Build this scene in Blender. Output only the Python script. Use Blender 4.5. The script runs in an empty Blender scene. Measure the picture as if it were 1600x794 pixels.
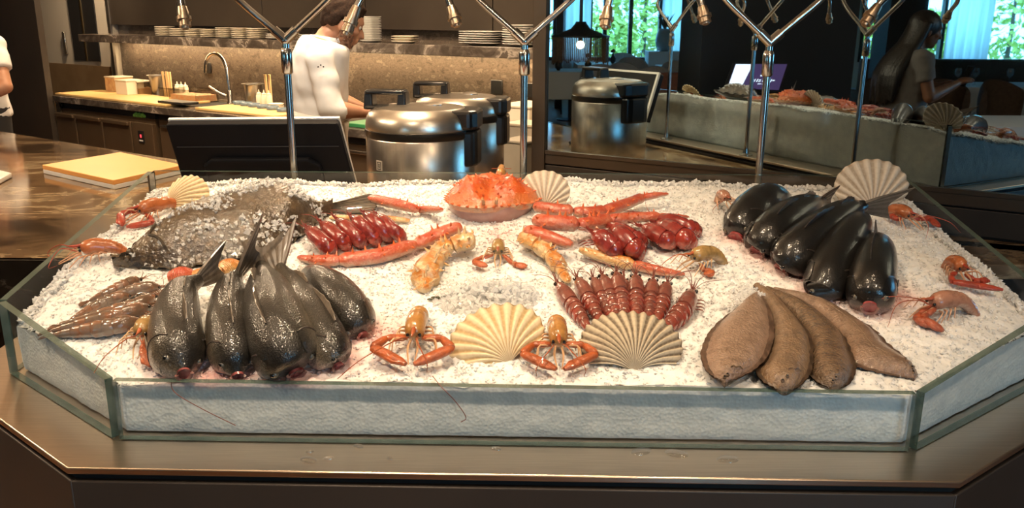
import bpy, math, random
import numpy as np
from mathutils import Vector, Matrix, noise
random.seed(7); rng = np.random.default_rng(7)
scn = bpy.context.scene; COL = scn.collection
PI = math.pi; R = math.radians

# ------------------------------------------------------------------ camera
F = 1332.0; PITCH = R(15.6); ROLL = R(0.3); ZC = 1.55
cam_d = bpy.data.cameras.new('camera'); cam = bpy.data.objects.new('camera', cam_d); COL.objects.link(cam)
cam_d.sensor_width = 36.0; cam_d.lens = 36.0 * F / 1600.0; cam_d.clip_start = 0.02; cam_d.clip_end = 200
fwd = np.array([0, math.cos(PITCH), -math.sin(PITCH)]); rt0 = np.array([1.0, 0, 0]); up0 = np.array([0, math.sin(PITCH), math.cos(PITCH)])
rt = rt0 * math.cos(ROLL) + up0 * math.sin(ROLL); up = -rt0 * math.sin(ROLL) + up0 * math.cos(ROLL)
CP = np.array([0, 0, ZC])
cam.matrix_world = Matrix(((rt[0], up[0], -fwd[0], 0), (rt[1], up[1], -fwd[1], 0), (rt[2], up[2], -fwd[2], ZC), (0, 0, 0, 1)))
scn.camera = cam
scn.view_settings.view_transform = 'Standard'; scn.view_settings.look = 'None'
scn.view_settings.gamma = 1.0; scn.view_settings.use_curve_mapping = False
scn.view_settings.exposure = 0.0
scn.cycles.max_bounces = 8; scn.cycles.diffuse_bounces = 4; scn.cycles.glossy_bounces = 5; scn.cycles.transparent_max_bounces = 24
scn.cycles.caustics_reflective = False; scn.cycles.caustics_refractive = False
scn.cycles.sample_clamp_indirect = 4.0

# ------------------------------------------------------------------ world: even daylight (reads cyan beside warm lamps)
wd = bpy.data.worlds.new('daylight'); scn.world = wd; wd.use_nodes = True
wb = wd.node_tree.nodes['Background']; wb.inputs[0].default_value = (0.24, 0.64, 1.0, 1); wb.inputs[1].default_value = 9.5

# ------------------------------------------------------------------ lamps of the room, and added fill lights
def spot(name, loc, tgt, power, size=70, blend=0.8, rad=0.05, col=(1.0, 0.75, 0.48)):
    l = bpy.data.lights.new(name, 'SPOT'); l.energy = power; l.spot_size = R(size); l.spot_blend = blend
    l.shadow_soft_size = rad; l.color = col
    o = bpy.data.objects.new(name, l); COL.objects.link(o); o.location = loc
    o.rotation_euler = (Vector(tgt) - Vector(loc)).to_track_quat('-Z', 'Y').to_euler(); return o
def area(name, loc, tgt, sx, sy, power, col=(1.0, 0.75, 0.48), portal=False):
    l = bpy.data.lights.new(name, 'AREA'); l.shape = 'RECTANGLE'; l.size = sx; l.size_y = sy; l.energy = power; l.color = col
    if portal: l.cycles.is_portal = True
    o = bpy.data.objects.new(name, l); COL.objects.link(o); o.location = loc
    o.rotation_euler = (Vector(tgt) - Vector(loc)).to_track_quat('-Z', 'Y').to_euler(); return o
WARM = (1.0, 0.72, 0.44)
spot('display_downlight', (-0.05, 1.15, 2.72), (-0.05, 1.5, 1.1), 98, 62, 1.0, 0.045)
spot('display_downlight', (-0.75, 1.25, 2.72), (-0.62, 1.55, 1.1), 46, 62, 1.0, 0.045)
spot('display_downlight', (0.72, 1.25, 2.72), (0.62, 1.5, 1.1), 15, 62, 1.0, 0.045)
spot('aisle_fill_spot', (-0.75, 0.15, 2.72), (-0.5, 1.0, 0.9), 105, 85, 1.0, 0.05, (1.0, .78, .55))  # this pair is added fill, lifting the front ice and ledge
spot('aisle_fill_spot', (0.75, 0.10, 2.72), (0.5, 1.0, 0.9), 62, 85, 1.0, 0.05, (1.0, .78, .55))
spot('counter_downlight', (-1.5, 3.1, 2.72), (-1.55, 3.2, 0.9), 85, 85, 1.0, 0.05, WARM)
spot('counter_downlight', (-2.5, 3.3, 2.72), (-2.4, 3.4, 0.9), 120, 85, 1.0, 0.05, WARM)
spot('cooker_downlight', (-0.45, 2.25, 2.72), (-0.4, 2.7, 0.9), 260, 80, 1.0, 0.06, WARM)
spot('chef_downlight', (-1.05, 3.45, 2.72), (-0.95, 4.3, 1.2), 110, 80, 1.0, 0.06, (1.0, 0.86, 0.70))
spot('kitchen_spot', (-2.6, 5.0, 2.72), (-2.4, 6.0, 0.9), 230, 95, 1.0, 0.06, WARM)
spot('kitchen_spot', (-0.8, 4.2, 2.72), (-0.5, 4.9, 0.9), 210, 95, 1.0, 0.06, WARM)

def fill_point(name, loc, power, col=(1.0, .76, .50), rad=.09):
    l = bpy.data.lights.new(name, 'POINT'); l.energy = power; l.color = col; l.shadow_soft_size = rad
    o = bpy.data.objects.new(name, l); COL.objects.link(o); o.location = loc; return o
fill_point('aisle_fill', (-2.3, 1.5, 2.35), 40); fill_point('aisle_fill', (1.5, -.4, 2.35), 12); fill_point('kitchen_fill', (-1.5, 4.7, 2.4), 50); fill_point('kitchen_fill', (-3.0, 6.0, 2.4), 60); spot('kitchen_spot', (-3.3, 7.2, 2.72), (-3.7, 8.0, 1.2), 300, 90, 1.0, .06, WARM); fill_point('counter_fill', (-2.9, 2.3, 2.35), 40); fill_point('counter_fill', (.2, 3.9, 2.4), 40); fill_point('aisle_fill', (1.0, -2.6, 2.35), 30)  # unseen fill points, and a spot for the door, added to brighten; no fixtures

# ------------------------------------------------------------------ pixel -> world helpers (used to measure places)
def ray(x, y):
    d = fwd * F + rt * (x - 800) + up * (397 - y); return d / d[1]
def atz(x, y, z):
    d = ray(x, y); return CP + d * ((z - ZC) / d[2])
def aty(x, y, Y): return CP + ray(x, y) * Y
def atplane(x, y, n, p):
    d = ray(x, y); n = np.array(n, float); return CP + d * (np.dot(np.array(p) - CP, n) / np.dot(d, n))

# ------------------------------------------------------------------ materials
MATS = {}
def nd(nt, t, **kw):
    n = nt.nodes.new(t)
    for k, v in kw.items(): setattr(n, k, v)
    return n
def mat(name, c1, c2=None, scale=20, detail=5, rough=0.5, metal=0.0, bump=0.0, bscale=None, coat=0.0, lo=0.35, hi=0.65,
        spec=0.5, stretch=None, emit=None, estr=0, sss=0, distort=0.0, rough2=None, aniso=0):
    if name in MATS: return MATS[name]
    m = bpy.data.materials.new(name); m.use_nodes = True; nt = m.node_tree; L = nt.links
    b = nt.nodes['Principled BSDF']
    b.inputs['Base Color'].default_value = (*c1, 1); b.inputs['Roughness'].default_value = rough; b.inputs['Metallic'].default_value = metal
    b.inputs['Specular IOR Level'].default_value = spec
    if coat: b.inputs['Coat Weight'].default_value = coat; b.inputs['Coat Roughness'].default_value = 0.06
    if aniso: b.inputs['Anisotropic'].default_value = aniso
    if sss: b.inputs['Subsurface Weight'].default_value = sss; b.inputs['Subsurface Radius'].default_value = (0.02, 0.012, 0.008)
    if emit: b.inputs['Emission Color'].default_value = (*emit, 1); b.inputs['Emission Strength'].default_value = estr
    if c2 is not None or bump:
        tc = nd(nt, 'ShaderNodeTexCoord'); mp = nd(nt, 'ShaderNodeMapping'); L.new(tc.outputs['Object'], mp.inputs[0])
        if stretch: mp.inputs['Scale'].default_value = stretch
        if c2 is not None:
            n = nd(nt, 'ShaderNodeTexNoise'); n.inputs['Scale'].default_value = scale; n.inputs['Detail'].default_value = detail
            n.inputs['Distortion'].default_value = distort; L.new(mp.outputs[0], n.inputs['Vector'])
            r = nd(nt, 'ShaderNodeValToRGB'); e = r.color_ramp.elements
            e[0].position = lo; e[0].color = (*c1, 1); e[1].position = hi; e[1].color = (*c2, 1)
            L.new(n.outputs['Fac'], r.inputs[0]); L.new(r.outputs[0], b.inputs['Base Color'])
            if rough2 is not None:
                mr = nd(nt, 'ShaderNodeMapRange'); mr.inputs['To Min'].default_value = rough; mr.inputs['To Max'].default_value = rough2
                L.new(n.outputs['Fac'], mr.inputs[0]); L.new(mr.outputs[0], b.inputs['Roughness'])
        if bump:
            n2 = nd(nt, 'ShaderNodeTexNoise'); n2.inputs['Scale'].default_value = bscale or scale; n2.inputs['Detail'].default_value = 4
            L.new(mp.outputs[0], n2.inputs['Vector']); bp = nd(nt, 'ShaderNodeBump'); bp.inputs['Strength'].default_value = bump; bp.inputs['Distance'].default_value = 0.004
            L.new(n2.outputs['Fac'], bp.inputs['Height']); L.new(bp.outputs[0], b.inputs['Normal'])
    MATS[name] = m; return m
def mat_uv(name, stops, rough=0.3, scale=60, amt=0.35, coat=0.3, bump=0.15, bscale=250, axis='v', mottle=None, mscale=20, spec=0.5, sss=0, vor=0):
    """colour runs round the body (v: 0 side, .25 top, .75 belly) or along it (u), broken up by noise; stops = [(pos, rgb)]"""
    if name in MATS: return MATS[name]
    m = bpy.data.materials.new(name); m.use_nodes = True; nt = m.node_tree; L = nt.links; b = nt.nodes['Principled BSDF']
    at = nd(nt, 'ShaderNodeAttribute'); at.attribute_name = 'uvp'; sx = nd(nt, 'ShaderNodeSeparateXYZ'); L.new(at.outputs['Vector'], sx.inputs[0])
    tc = nd(nt, 'ShaderNodeTexCoord'); n = nd(nt, 'ShaderNodeTexNoise'); n.inputs['Scale'].default_value = scale; n.inputs['Detail'].default_value = 5
    L.new(tc.outputs['Object'], n.inputs['Vector'])
    ma = nd(nt, 'ShaderNodeMath', operation='MULTIPLY_ADD'); ma.inputs[1].default_value = amt; L.new(n.outputs['Fac'], ma.inputs[0])
    sh = nd(nt, 'ShaderNodeMath', operation='ADD'); sh.inputs[1].default_value = -0.5 * amt; L.new(sx.outputs['X' if axis == 'u' else 'Z'], sh.inputs[0]); L.new(sh.outputs[0], ma.inputs[2])
    r = nd(nt, 'ShaderNodeValToRGB'); e = r.color_ramp.elements
    while len(e) < len(stops): e.new(0.5)
    for i, (p, c) in enumerate(stops): e[i].position = p; e[i].color = (*c, 1)
    L.new(ma.outputs[0], r.inputs[0]); out = r.outputs[0]
    if mottle:
        n3 = nd(nt, 'ShaderNodeTexNoise'); n3.inputs['Scale'].default_value = mscale; n3.inputs['Detail'].default_value = 8; n3.inputs['Roughness'].default_value = 0.7; L.new(tc.outputs['Object'], n3.inputs['Vector'])
        r3 = nd(nt, 'ShaderNodeValToRGB'); r3.color_ramp.elements[0].position = 0.46; r3.color_ramp.elements[1].position = 0.62
        L.new(n3.outputs['Fac'], r3.inputs[0]); mx = nd(nt, 'ShaderNodeMix', data_type='RGBA'); L.new(r3.outputs[0], mx.inputs[0]); L.new(out, mx.inputs[6]); mx.inputs[7].default_value = (*mottle, 1); out = mx.outputs[2]
    if vor:
        vv = nd(nt, 'ShaderNodeTexVoronoi'); vv.inputs['Scale'].default_value = bscale; L.new(tc.outputs['Object'], vv.inputs['Vector']); vm = nd(nt, 'ShaderNodeMapRange'); vm.inputs['From Max'].default_value = .7; vm.inputs['To Min'].default_value = 1.35; vm.inputs['To Max'].default_value = .55
        L.new(vv.outputs['Distance'], vm.inputs[0]); vx_ = nd(nt, 'ShaderNodeVectorMath', operation='SCALE'); L.new(out, vx_.inputs[0]); L.new(vm.outputs[0], vx_.inputs['Scale']); out = vx_.outputs[0]
    L.new(out, b.inputs['Base Color']); b.inputs['Roughness'].default_value = rough; b.inputs['Coat Weight'].default_value = coat; b.inputs['Coat Roughness'].default_value = 0.12
    b.inputs['Specular IOR Level'].default_value = spec
    if sss: b.inputs['Subsurface Weight'].default_value = sss; b.inputs['Subsurface Radius'].default_value = (0.012, 0.006, 0.004)
    if bump:
        if vor:
            n2 = nd(nt, 'ShaderNodeTexVoronoi'); n2.inputs['Scale'].default_value = bscale; L.new(tc.outputs['Object'], n2.inputs['Vector']); o2 = n2.outputs['Distance']
        else:
            n2 = nd(nt, 'ShaderNodeTexNoise'); n2.inputs['Scale'].default_value = bscale; n2.inputs['Detail'].default_value = 3; L.new(tc.outputs['Object'], n2.inputs['Vector']); o2 = n2.outputs['Fac']
        bp = nd(nt, 'ShaderNodeBump'); bp.inputs['Strength'].default_value = bump; bp.inputs['Distance'].default_value = 0.003
        L.new(o2, bp.inputs['Height']); L.new(bp.outputs[0], b.inputs['Normal'])
        if coat: L.new(bp.outputs[0], b.inputs['Coat Normal'])
    MATS[name] = m; return m
def mat_glass(name, tint=(0.97, 0.985, 0.977), f0=0.04, rough=0.0):
    """clear pane: light passes straight, Fresnel mirror on top"""
    if name in MATS: return MATS[name]
    m = bpy.data.materials.new(name); m.use_nodes = True; nt = m.node_tree; L = nt.links; nt.nodes.clear()
    o = nd(nt, 'ShaderNodeOutputMaterial'); mx = nd(nt, 'ShaderNodeMixShader'); tr = nd(nt, 'ShaderNodeBsdfTransparent'); g = nd(nt, 'ShaderNodeBsdfGlossy')
    tr.inputs[0].default_value = (*tint, 1); g.inputs['Roughness'].default_value = rough; g.inputs[0].default_value = (1, 1, 1, 1)
    lw = nd(nt, 'ShaderNodeLayerWeight'); lw.inputs[0].default_value = 0.12
    mr = nd(nt, 'ShaderNodeMapRange'); mr.inputs['To Min'].default_value = f0; mr.inputs['To Max'].default_value = 0.75; L.new(lw.outputs['Facing'], mr.inputs[0])
    pw = nd(nt, 'ShaderNodeMath', operation='POWER'); pw.inputs[1].default_value = 4; L.new(lw.outputs['Facing'], pw.inputs[0]); L.new(pw.outputs[0], mr.inputs[0])
    L.new(mr.outputs[0], mx.inputs[0]); L.new(tr.outputs[0], mx.inputs[1]); L.new(g.outputs[0], mx.inputs[2]); L.new(mx.outputs[0], o.inputs[0])
    MATS[name] = m; return m
def mat_marble(name, stops, scale=1.5, rough=0.12, rotz=0.0, squash=3.5, dist=1.6):
    if name in MATS: return MATS[name]
    m = bpy.data.materials.new(name); m.use_nodes = True; nt = m.node_tree; L = nt.links; b = nt.nodes['Principled BSDF']
    tc = nd(nt, 'ShaderNodeTexCoord'); mp = nd(nt, 'ShaderNodeMapping'); mp.inputs['Rotation'].default_value = (0, 0, rotz); mp.inputs['Scale'].default_value = (1, squash, 1 if squash < 1.2 else squash)
    L.new(tc.outputs['Object'], mp.inputs[0])
    n1 = nd(nt, 'ShaderNodeTexNoise'); n1.inputs['Scale'].default_value = scale; n1.inputs['Detail'].default_value = 9; n1.inputs['Roughness'].default_value = 0.62; n1.inputs['Distortion'].default_value = dist
    L.new(mp.outputs[0], n1.inputs['Vector']); r = nd(nt, 'ShaderNodeValToRGB'); e = r.color_ramp.elements
    while len(e) < len(stops): e.new(0.5)
    for i, (p, c) in enumerate(stops): e[i].position = p; e[i].color = (*c, 1)
    L.new(n1.outputs['Fac'], r.inputs[0]); L.new(r.outputs[0], b.inputs['Base Color']); b.inputs['Roughness'].default_value = rough
    MATS[name] = m; return m

# ------------------------------------------------------------------ mesh builder
def cr(keys, n):
    """Catmull-Rom through the rows of keys, n samples"""
    K = np.array(keys, float); m = len(K)
    if m == 2: 
        t = np.linspace(0, 1, n)[:, None]; return K[0] * (1 - t) + K[1] * t
    E_ = np.vstack([2 * K[0] - K[1], K, 2 * K[-1] - K[-2]]); out = []
    for q in np.linspace(0, m - 1, n):
        i = min(int(q), m - 2); t = q - i; a, b, c, d = E_[i], E_[i + 1], E_[i + 2], E_[i + 3]
        out.append(0.5 * ((2 * b) + (c - a) * t + (2 * a - 5 * b + 4 * c - d) * t * t + (3 * b - a - 3 * c + d) * t ** 3))
    return np.array(out)
def prof(tab, t):
    return np.interp(t, [a for a, _ in tab], [b for _, b in tab])
def nrm(v):
    v = np.array(v, float); l = np.linalg.norm(v); return v / l if l > 1e-9 else v
class MB:
    def __init__(s): s.v = []; s.f = []; s.uv = []; s.m = []; s.cur = 0
    def add(s, vs, fs, uv=None):
        o = len(s.v); s.v.extend([tuple(map(float, q)) for q in vs]); s.f.extend([tuple(i + o for i in q) for q in fs]); s.m.extend([s.cur] * len(fs))
        s.uv.extend(uv if uv is not None else [(0.5, 0.5, 0.5)] * len(vs)); return s
    def box(s, c, d, rz=0.0, top=1.0):
        ca, sa = math.cos(rz), math.sin(rz); vs = []
        for z in (-.5, .5):
            k = top if z > 0 else 1
            for x, y in ((-.5, -.5), (.5, -.5), (.5, .5), (-.5, .5)):
                X, Y = x * d[0] * k, y * d[1] * k; vs.append((c[0] + X * ca - Y * sa, c[1] + X * sa + Y * ca, c[2] + z * d[2]))
        return s.add(vs, [(0, 3, 2, 1), (4, 5, 6, 7), (0, 1, 5, 4), (1, 2, 6, 5), (2, 3, 7, 6), (3, 0, 4, 7)])
    def loft(s, P, W, HT, HB=None, n=14, upv=(0, 0, 1), caps=(1, 1), roll=0.0, power=1.0):
        P = np.array(P, float); N = len(P); W = np.broadcast_to(W, N); HT = np.broadcast_to(HT, N); HB = HT if HB is None else np.broadcast_to(HB, N)
        roll = np.broadcast_to(roll, N); T = np.gradient(P, axis=0); vs = []; uv = []; fs = []; ps = None
        for i in range(N):
            t = nrm(T[i]); sd = np.cross(t, upv)
            if np.linalg.norm(sd) < 0.15 and ps is not None: sd = ps - t * np.dot(ps, t)
            elif np.linalg.norm(sd) < 1e-4: sd = np.cross(t, (0, 1, 0.01))
            sd = nrm(sd); ps = sd; u = np.cross(sd, t)
            for k in range(n):
                a = 2 * PI * k / n; c, q = math.cos(a), math.sin(a)
                if power != 1: c = math.copysign(abs(c) ** power, c); q = math.copysign(abs(q) ** power, q)
                x = c * W[i]; y = q * (HT[i] if q >= 0 else HB[i]); r_ = roll[i]; x, y = x * math.cos(r_) - y * math.sin(r_), x * math.sin(r_) + y * math.cos(r_)
                vs.append(P[i] + sd * x + u * y); uv.append((i / (N - 1), k / n, 0.5 + 0.5 * math.sin(a)))
        for i in range(N - 1):
            for k in range(n):
                k2 = (k + 1) % n; fs.append((i * n + k, i * n + k2, (i + 1) * n + k2, (i + 1) * n + k))
        if caps[0]: fs.append(tuple(reversed(range(n))))
        if caps[1]: fs.append(tuple((N - 1) * n + k for k in range(n)))
        fs = [tuple(reversed(q)) for q in fs]
        return s.add(vs, fs, uv)
    def tube(s, P, r, n=8, caps=(1, 1)):
        return s.loft(P, r, r, None, n, (0.013, 0.021, 1), caps)
    def cyl(s, p0, p1, r0, r1=None, n=16, caps=(1, 1)):
        return s.loft([p0, p1], [r0, r0 if r1 is None else r1], [r0, r0 if r1 is None else r1], None, n, (0.011, 0.017, 1), caps)
    def lathe(s, pr, c=(0, 0, 0), n=24, sx=1.0, sy=1.0):
        vs = []; fs = []; N = len(pr); uv = []
        for i, (r, z) in enumerate(pr):
            for k in range(n):
                a = 2 * PI * k / n; vs.append((c[0] + r * sx * math.cos(a), c[1] + r * sy * math.sin(a), c[2] + z)); uv.append((i / (N - 1), k / n, 0.5))
        for i in range(N - 1):
            for k in range(n):
                k2 = (k + 1) % n; fs.append((i * n + k, i * n + k2, (i + 1) * n + k2, (i + 1) * n + k))
        if pr[0][0] > 1e-5: fs.append(tuple(reversed(range(n))))
        if pr[-1][0] > 1e-5: fs.append(tuple((N - 1) * n + k for k in range(n)))
        return s.add(vs, fs, uv)
    def ball(s, c, r, nu=12, nv=8, rot=None):
        r = (r, r, r) if np.isscalar(r) else r; vs = []; fs = []; uv = []
        for i in range(nv + 1):
            th = PI * i / nv
            for k in range(nu):
                a = 2 * PI * k / nu; q = np.array((r[0] * math.sin(th) * math.cos(a), r[1] * math.sin(th) * math.sin(a), r[2] * math.cos(th)))
                if rot is not None: q = rot @ q
                vs.append(np.array(c) + q); uv.append((i / nv, k / nu, 0.5 + 0.5 * math.cos(th)))
        for i in range(nv):
            for k in range(nu):
                k2 = (k + 1) % nu; fs.append((i * nu + k, (i + 1) * nu + k, (i + 1) * nu + k2, i * nu + k2))
        return s.add(vs, fs, uv)
    def prism(s, poly, z0, z1):
        n = len(poly); vs = [(x, y, z0) for x, y in poly] + [(x, y, z1) for x, y in poly]
        fs = [tuple(reversed(range(n))), tuple(range(n, 2 * n))] + [(i, (i + 1) % n, n + (i + 1) % n, n + i) for i in range(n)]
        return s.add(vs, fs)
    def slab(s, poly3, nvec, th):
        """flat outline in space given thickness along nvec"""
        n = len(poly3); P = np.array(poly3, float); d = nrm(nvec) * th; vs = list(P - d / 2) + list(P + d / 2)
        fs = [tuple(reversed(range(n))), tuple(range(n, 2 * n))] + [(i, (i + 1) % n, n + (i + 1) % n, n + i) for i in range(n)]
        return s.add(vs, fs)
    def cone(s, c, d, r, h, n=5):
        d = nrm(d); return s.loft([np.array(c), np.array(c) + d * h * 0.5, np.array(c) + d * h], [r, r * 0.5, r * 0.05], [r, r * 0.5, r * 0.05], None, n, (0.3, 0.2, 1))
    def mesh(s, name):
        me = bpy.data.meshes.new(name); me.from_pydata(s.v, [], s.f)
        a = me.attributes.new('uvp', 'FLOAT_VECTOR', 'POINT'); a.data.foreach_set('vector', np.array(s.uv, np.float32).ravel())
        me.update(); return me
    def build(s, name, mats, parent=None, smooth=True, bevel=0, world=False, label=None, mesh=None):
        me = mesh or s.mesh(name)
        mats = mats if isinstance(mats, (list, tuple)) else [mats]
        for m in mats: me.materials.append(m)
        if len(mats) > 1: me.polygons.foreach_set('material_index', s.m)
        if smooth:
            me.polygons.foreach_set('use_smooth', [True] * len(me.polygons)); me.set_sharp_from_angle(angle=R(smooth if smooth is not True else 50))
        o = bpy.data.objects.new(name, me); COL.objects.link(o)
        if bevel:
            b = o.modifiers.new('bevel', 'BEVEL'); b.width = bevel; b.segments = 2; b.limit_method = 'ANGLE'; b.angle_limit = R(40)
        if parent is not None:
            o.parent = parent
            if world: o.matrix_parent_inverse = parent.matrix_basis.inverted()
        if label: o['label'] = label
        return o
def tag(o, label=None, cat=None, group=None, kind=None):
    if label: o['label'] = label
    if cat: o['category'] = cat
    if group: o['group'] = group
    if kind: o['kind'] = kind
    return o
def thing(name, label, cat, loc=(0, 0, 0), rz=0.0, group=None):
    o = bpy.data.objects.new(name, None); COL.objects.link(o); o.empty_display_size = 0.05
    o.location = tuple(map(float, loc)); o.rotation_euler = (0, 0, rz); return tag(o, label, cat, group)
def struct(name, mb, m, **k):
    return tag(mb.build(name, m, **k), kind='structure')
def dup(o, loc=None, rz=None, label=None, group=None, parent=None):
    c = o.copy(); COL.objects.link(c)
    if parent is not None: c.parent = parent
    if loc is not None: c.location = tuple(map(float, loc))
    if rz is not None: c.rotation_euler = (0, 0, rz)
    if label: c['label'] = label
    if group: c['group'] = group
    for ch in list(o.children): dup(ch, parent=c)
    return c
def remesh(mb, voxel, it=4, fac=0.5):
    me = mb.mesh('tmp'); o = bpy.data.objects.new('tmp', me); COL.objects.link(o)
    r = o.modifiers.new('r', 'REMESH'); r.mode = 'VOXEL'; r.voxel_size = voxel; r.use_smooth_shade = True
    sm = o.modifiers.new('s', 'SMOOTH'); sm.factor = fac; sm.iterations = it
    dg = bpy.context.evaluated_depsgraph_get(); dg.update(); out = bpy.data.meshes.new_from_object(o.evaluated_get(dg))
    bpy.data.objects.remove(o); bpy.data.meshes.remove(me); out.materials.clear(); return out

# ================================================================== the display stand
STEEL = mat('brushed_steel', (0.46, 0.42, 0.37), (0.40, 0.36, 0.31), 6, rough=0.34, metal=1.0, stretch=(1, 40, 40))
STEEL_L = mat('steel_ledge', (0.72, 0.58, 0.45), (0.64, 0.51, 0.39), 8, rough=0.30, metal=1.0, stretch=(1.5, 60, 60))
CHROME = mat('polished_steel', (0.62, 0.60, 0.57), rough=0.16, metal=1.0)
DARKP = mat('dark_bronze_panel', (0.050, 0.040, 0.034), (0.062, 0.050, 0.042), 3, rough=0.42, metal=0.3)
BLACK = mat('black_plastic', (0.012, 0.012, 0.013), rough=0.35)
GAP_DARK = mat('dark_gap', (0.008, 0.008, 0.008), rough=0.8)
GLASS = mat_glass('clear_pane'); GEDGE = mat('green_glass_edge', (0.05, 0.085, 0.07), (0.09, 0.13, 0.11), 30, rough=0.12, coat=0.5)
_nt = GEDGE.node_tree; _mx = nd(_nt, 'ShaderNodeMixShader'); _tr = nd(_nt, 'ShaderNodeBsdfTransparent'); _tr.inputs[0].default_value = (.80, .92, .87, 1); _mx.inputs[0].default_value = .86; _op = [n for n in _nt.nodes if n.type == 'OUTPUT_MATERIAL'][0]; _pb = _nt.nodes['Principled BSDF']
_nt.links.new(_tr.outputs[0], _mx.inputs[1]); _nt.links.new(_pb.outputs[0], _mx.inputs[2]); _nt.links.new(_mx.outputs[0], _op.inputs[0])
G = [(-.568, 1.113), (.567, 1.090), (.917, 1.349), (.926, 2.0), (-.861, 2.008), (-.85, 1.345)]
ZL = 0.96
def ztop(y): return 1.05 + 0.155 * (y - 1.1)
def offs(poly, d):
    n = len(poly); L = []; out = []
    for i in range(n):
        a = np.array(poly[i]); b = np.array(poly[(i + 1) % n]); t = nrm(b - a); L.append((a + np.array((t[1], -t[0])) * (d[i] if not np.isscalar(d) else d), t))
    for i in range(n):
        (p, t), (q, s_) = L[i - 1], L[i]; A = np.array([t, -s_]).T; k = np.linalg.solve(A, q - p); out.append(tuple(p + t * k[0]))
    return out
stand = thing('display_stand', 'six sided fish display stand with dark panels and steel ledge holding glass panes', 'display stand', (0, 1.55, 0))
OD = [.085, .085, .085, .125, .085, .085]
ledge_poly = offs(G, OD); MB().prism(ledge_poly, .950, ZL).build('ledge', STEEL_L, stand, bevel=.002, world=True)
MB().prism(offs(G, [q - .012 for q in OD]), .938, .951).build('shadow_gap', GAP_DARK, stand, world=True)
body_poly = offs(G, [q - .003 for q in OD]); inner = offs(G, [q - .03 for q in OD])
for i in range(6):
    a, b, c, d = body_poly[i], body_poly[(i + 1) % 6], inner[(i + 1) % 6], inner[i]
    MB().prism([a, b, c, d], 0.002, .938).build('side_panel', DARKP, stand, bevel=.002, world=True)
for i in range(6):
    a = np.array(G[i]); b = np.array(G[(i + 1) % 6]); t = nrm(b - a); L_ = np.linalg.norm(b - a); a2 = a + t * .006; b2 = b - t * .006; nv = np.array((t[1], -t[0], 0))
    if i in (1, 5): a2, b2 = a + t * (.004 if i == 1 else .002), b - t * (.004 if i == 5 else .002)
    h = .006; vs = []
    for p in (a2, b2):
        for s_ in (-1, 1):
            for z in (ZL + .0015, ztop(p[1])): vs.append((p[0] + nv[0] * h * s_, p[1] + nv[1] * h * s_, z))
    mb = MB(); mb.add(vs, [(2, 6, 7, 3), (0, 1, 5, 4)]); mb.cur = 1
    o_ = 0; mb.f += [(0, 2, 3, 1), (4, 5, 7, 6), (1, 3, 7, 5), (0, 4, 6, 2)]; mb.m += [1] * 4
    mb.build('glass_pane', [GLASS, GEDGE], stand, smooth=False, world=True)
# corner clip at the back corners of the glass
for c in (G[4], G[3]):
    MB().box((c[0], c[1] - .004, (ZL + ztop(c[1])) / 2), (.012, .012, ztop(c[1]) - ZL - .01), 0.78).build('corner_profile', STEEL, stand, smooth=False, world=True)

# ------------------------------------------------------------------ crushed ice
GI = np.array(offs(G, -.013))
def edge_dist(x, y):
    """distance inside the ice outline to (front, front-right, right, back, left, front-left) edges"""
    out = []
    for i in range(6):
        a = GI[i]; t = nrm(GI[(i + 1) % 6] - a); out.append(-((x - a[0]) * t[1] - (y - a[1]) * t[0]))
    return out
def ice_h(x, y):
    e = edge_dist(x, y); z = ztop(y) - 0.008
    for k, amp, w in ((2, .030, .10), (3, .012, .08), (4, .026, .10), (1, .010, .05), (5, .012, .06)):
        z -= amp * math.exp(-max(e[k], 0) / w)
    z += 0.010 * (noise.noise((x * 4.0, y * 4.0, 3.1))) + 0.004 * noise.noise((x * 13, y * 13, 1.7))
    z += 0.018 * math.exp(-((x + .03) ** 2 / .012 + (y - 1.38) ** 2 / .003))      # mound in front of the crab
    z += 0.012 * math.exp(-((x - .03) ** 2 / .05 + (y - 1.78) ** 2 / .02))
    return z
def ice(px, py, dz=0.0):
    p = atz(px, py, 1.1)
    for _ in range(9): p = atz(px, py, ice_h(p[0], p[1]) + dz)
    return p
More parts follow.
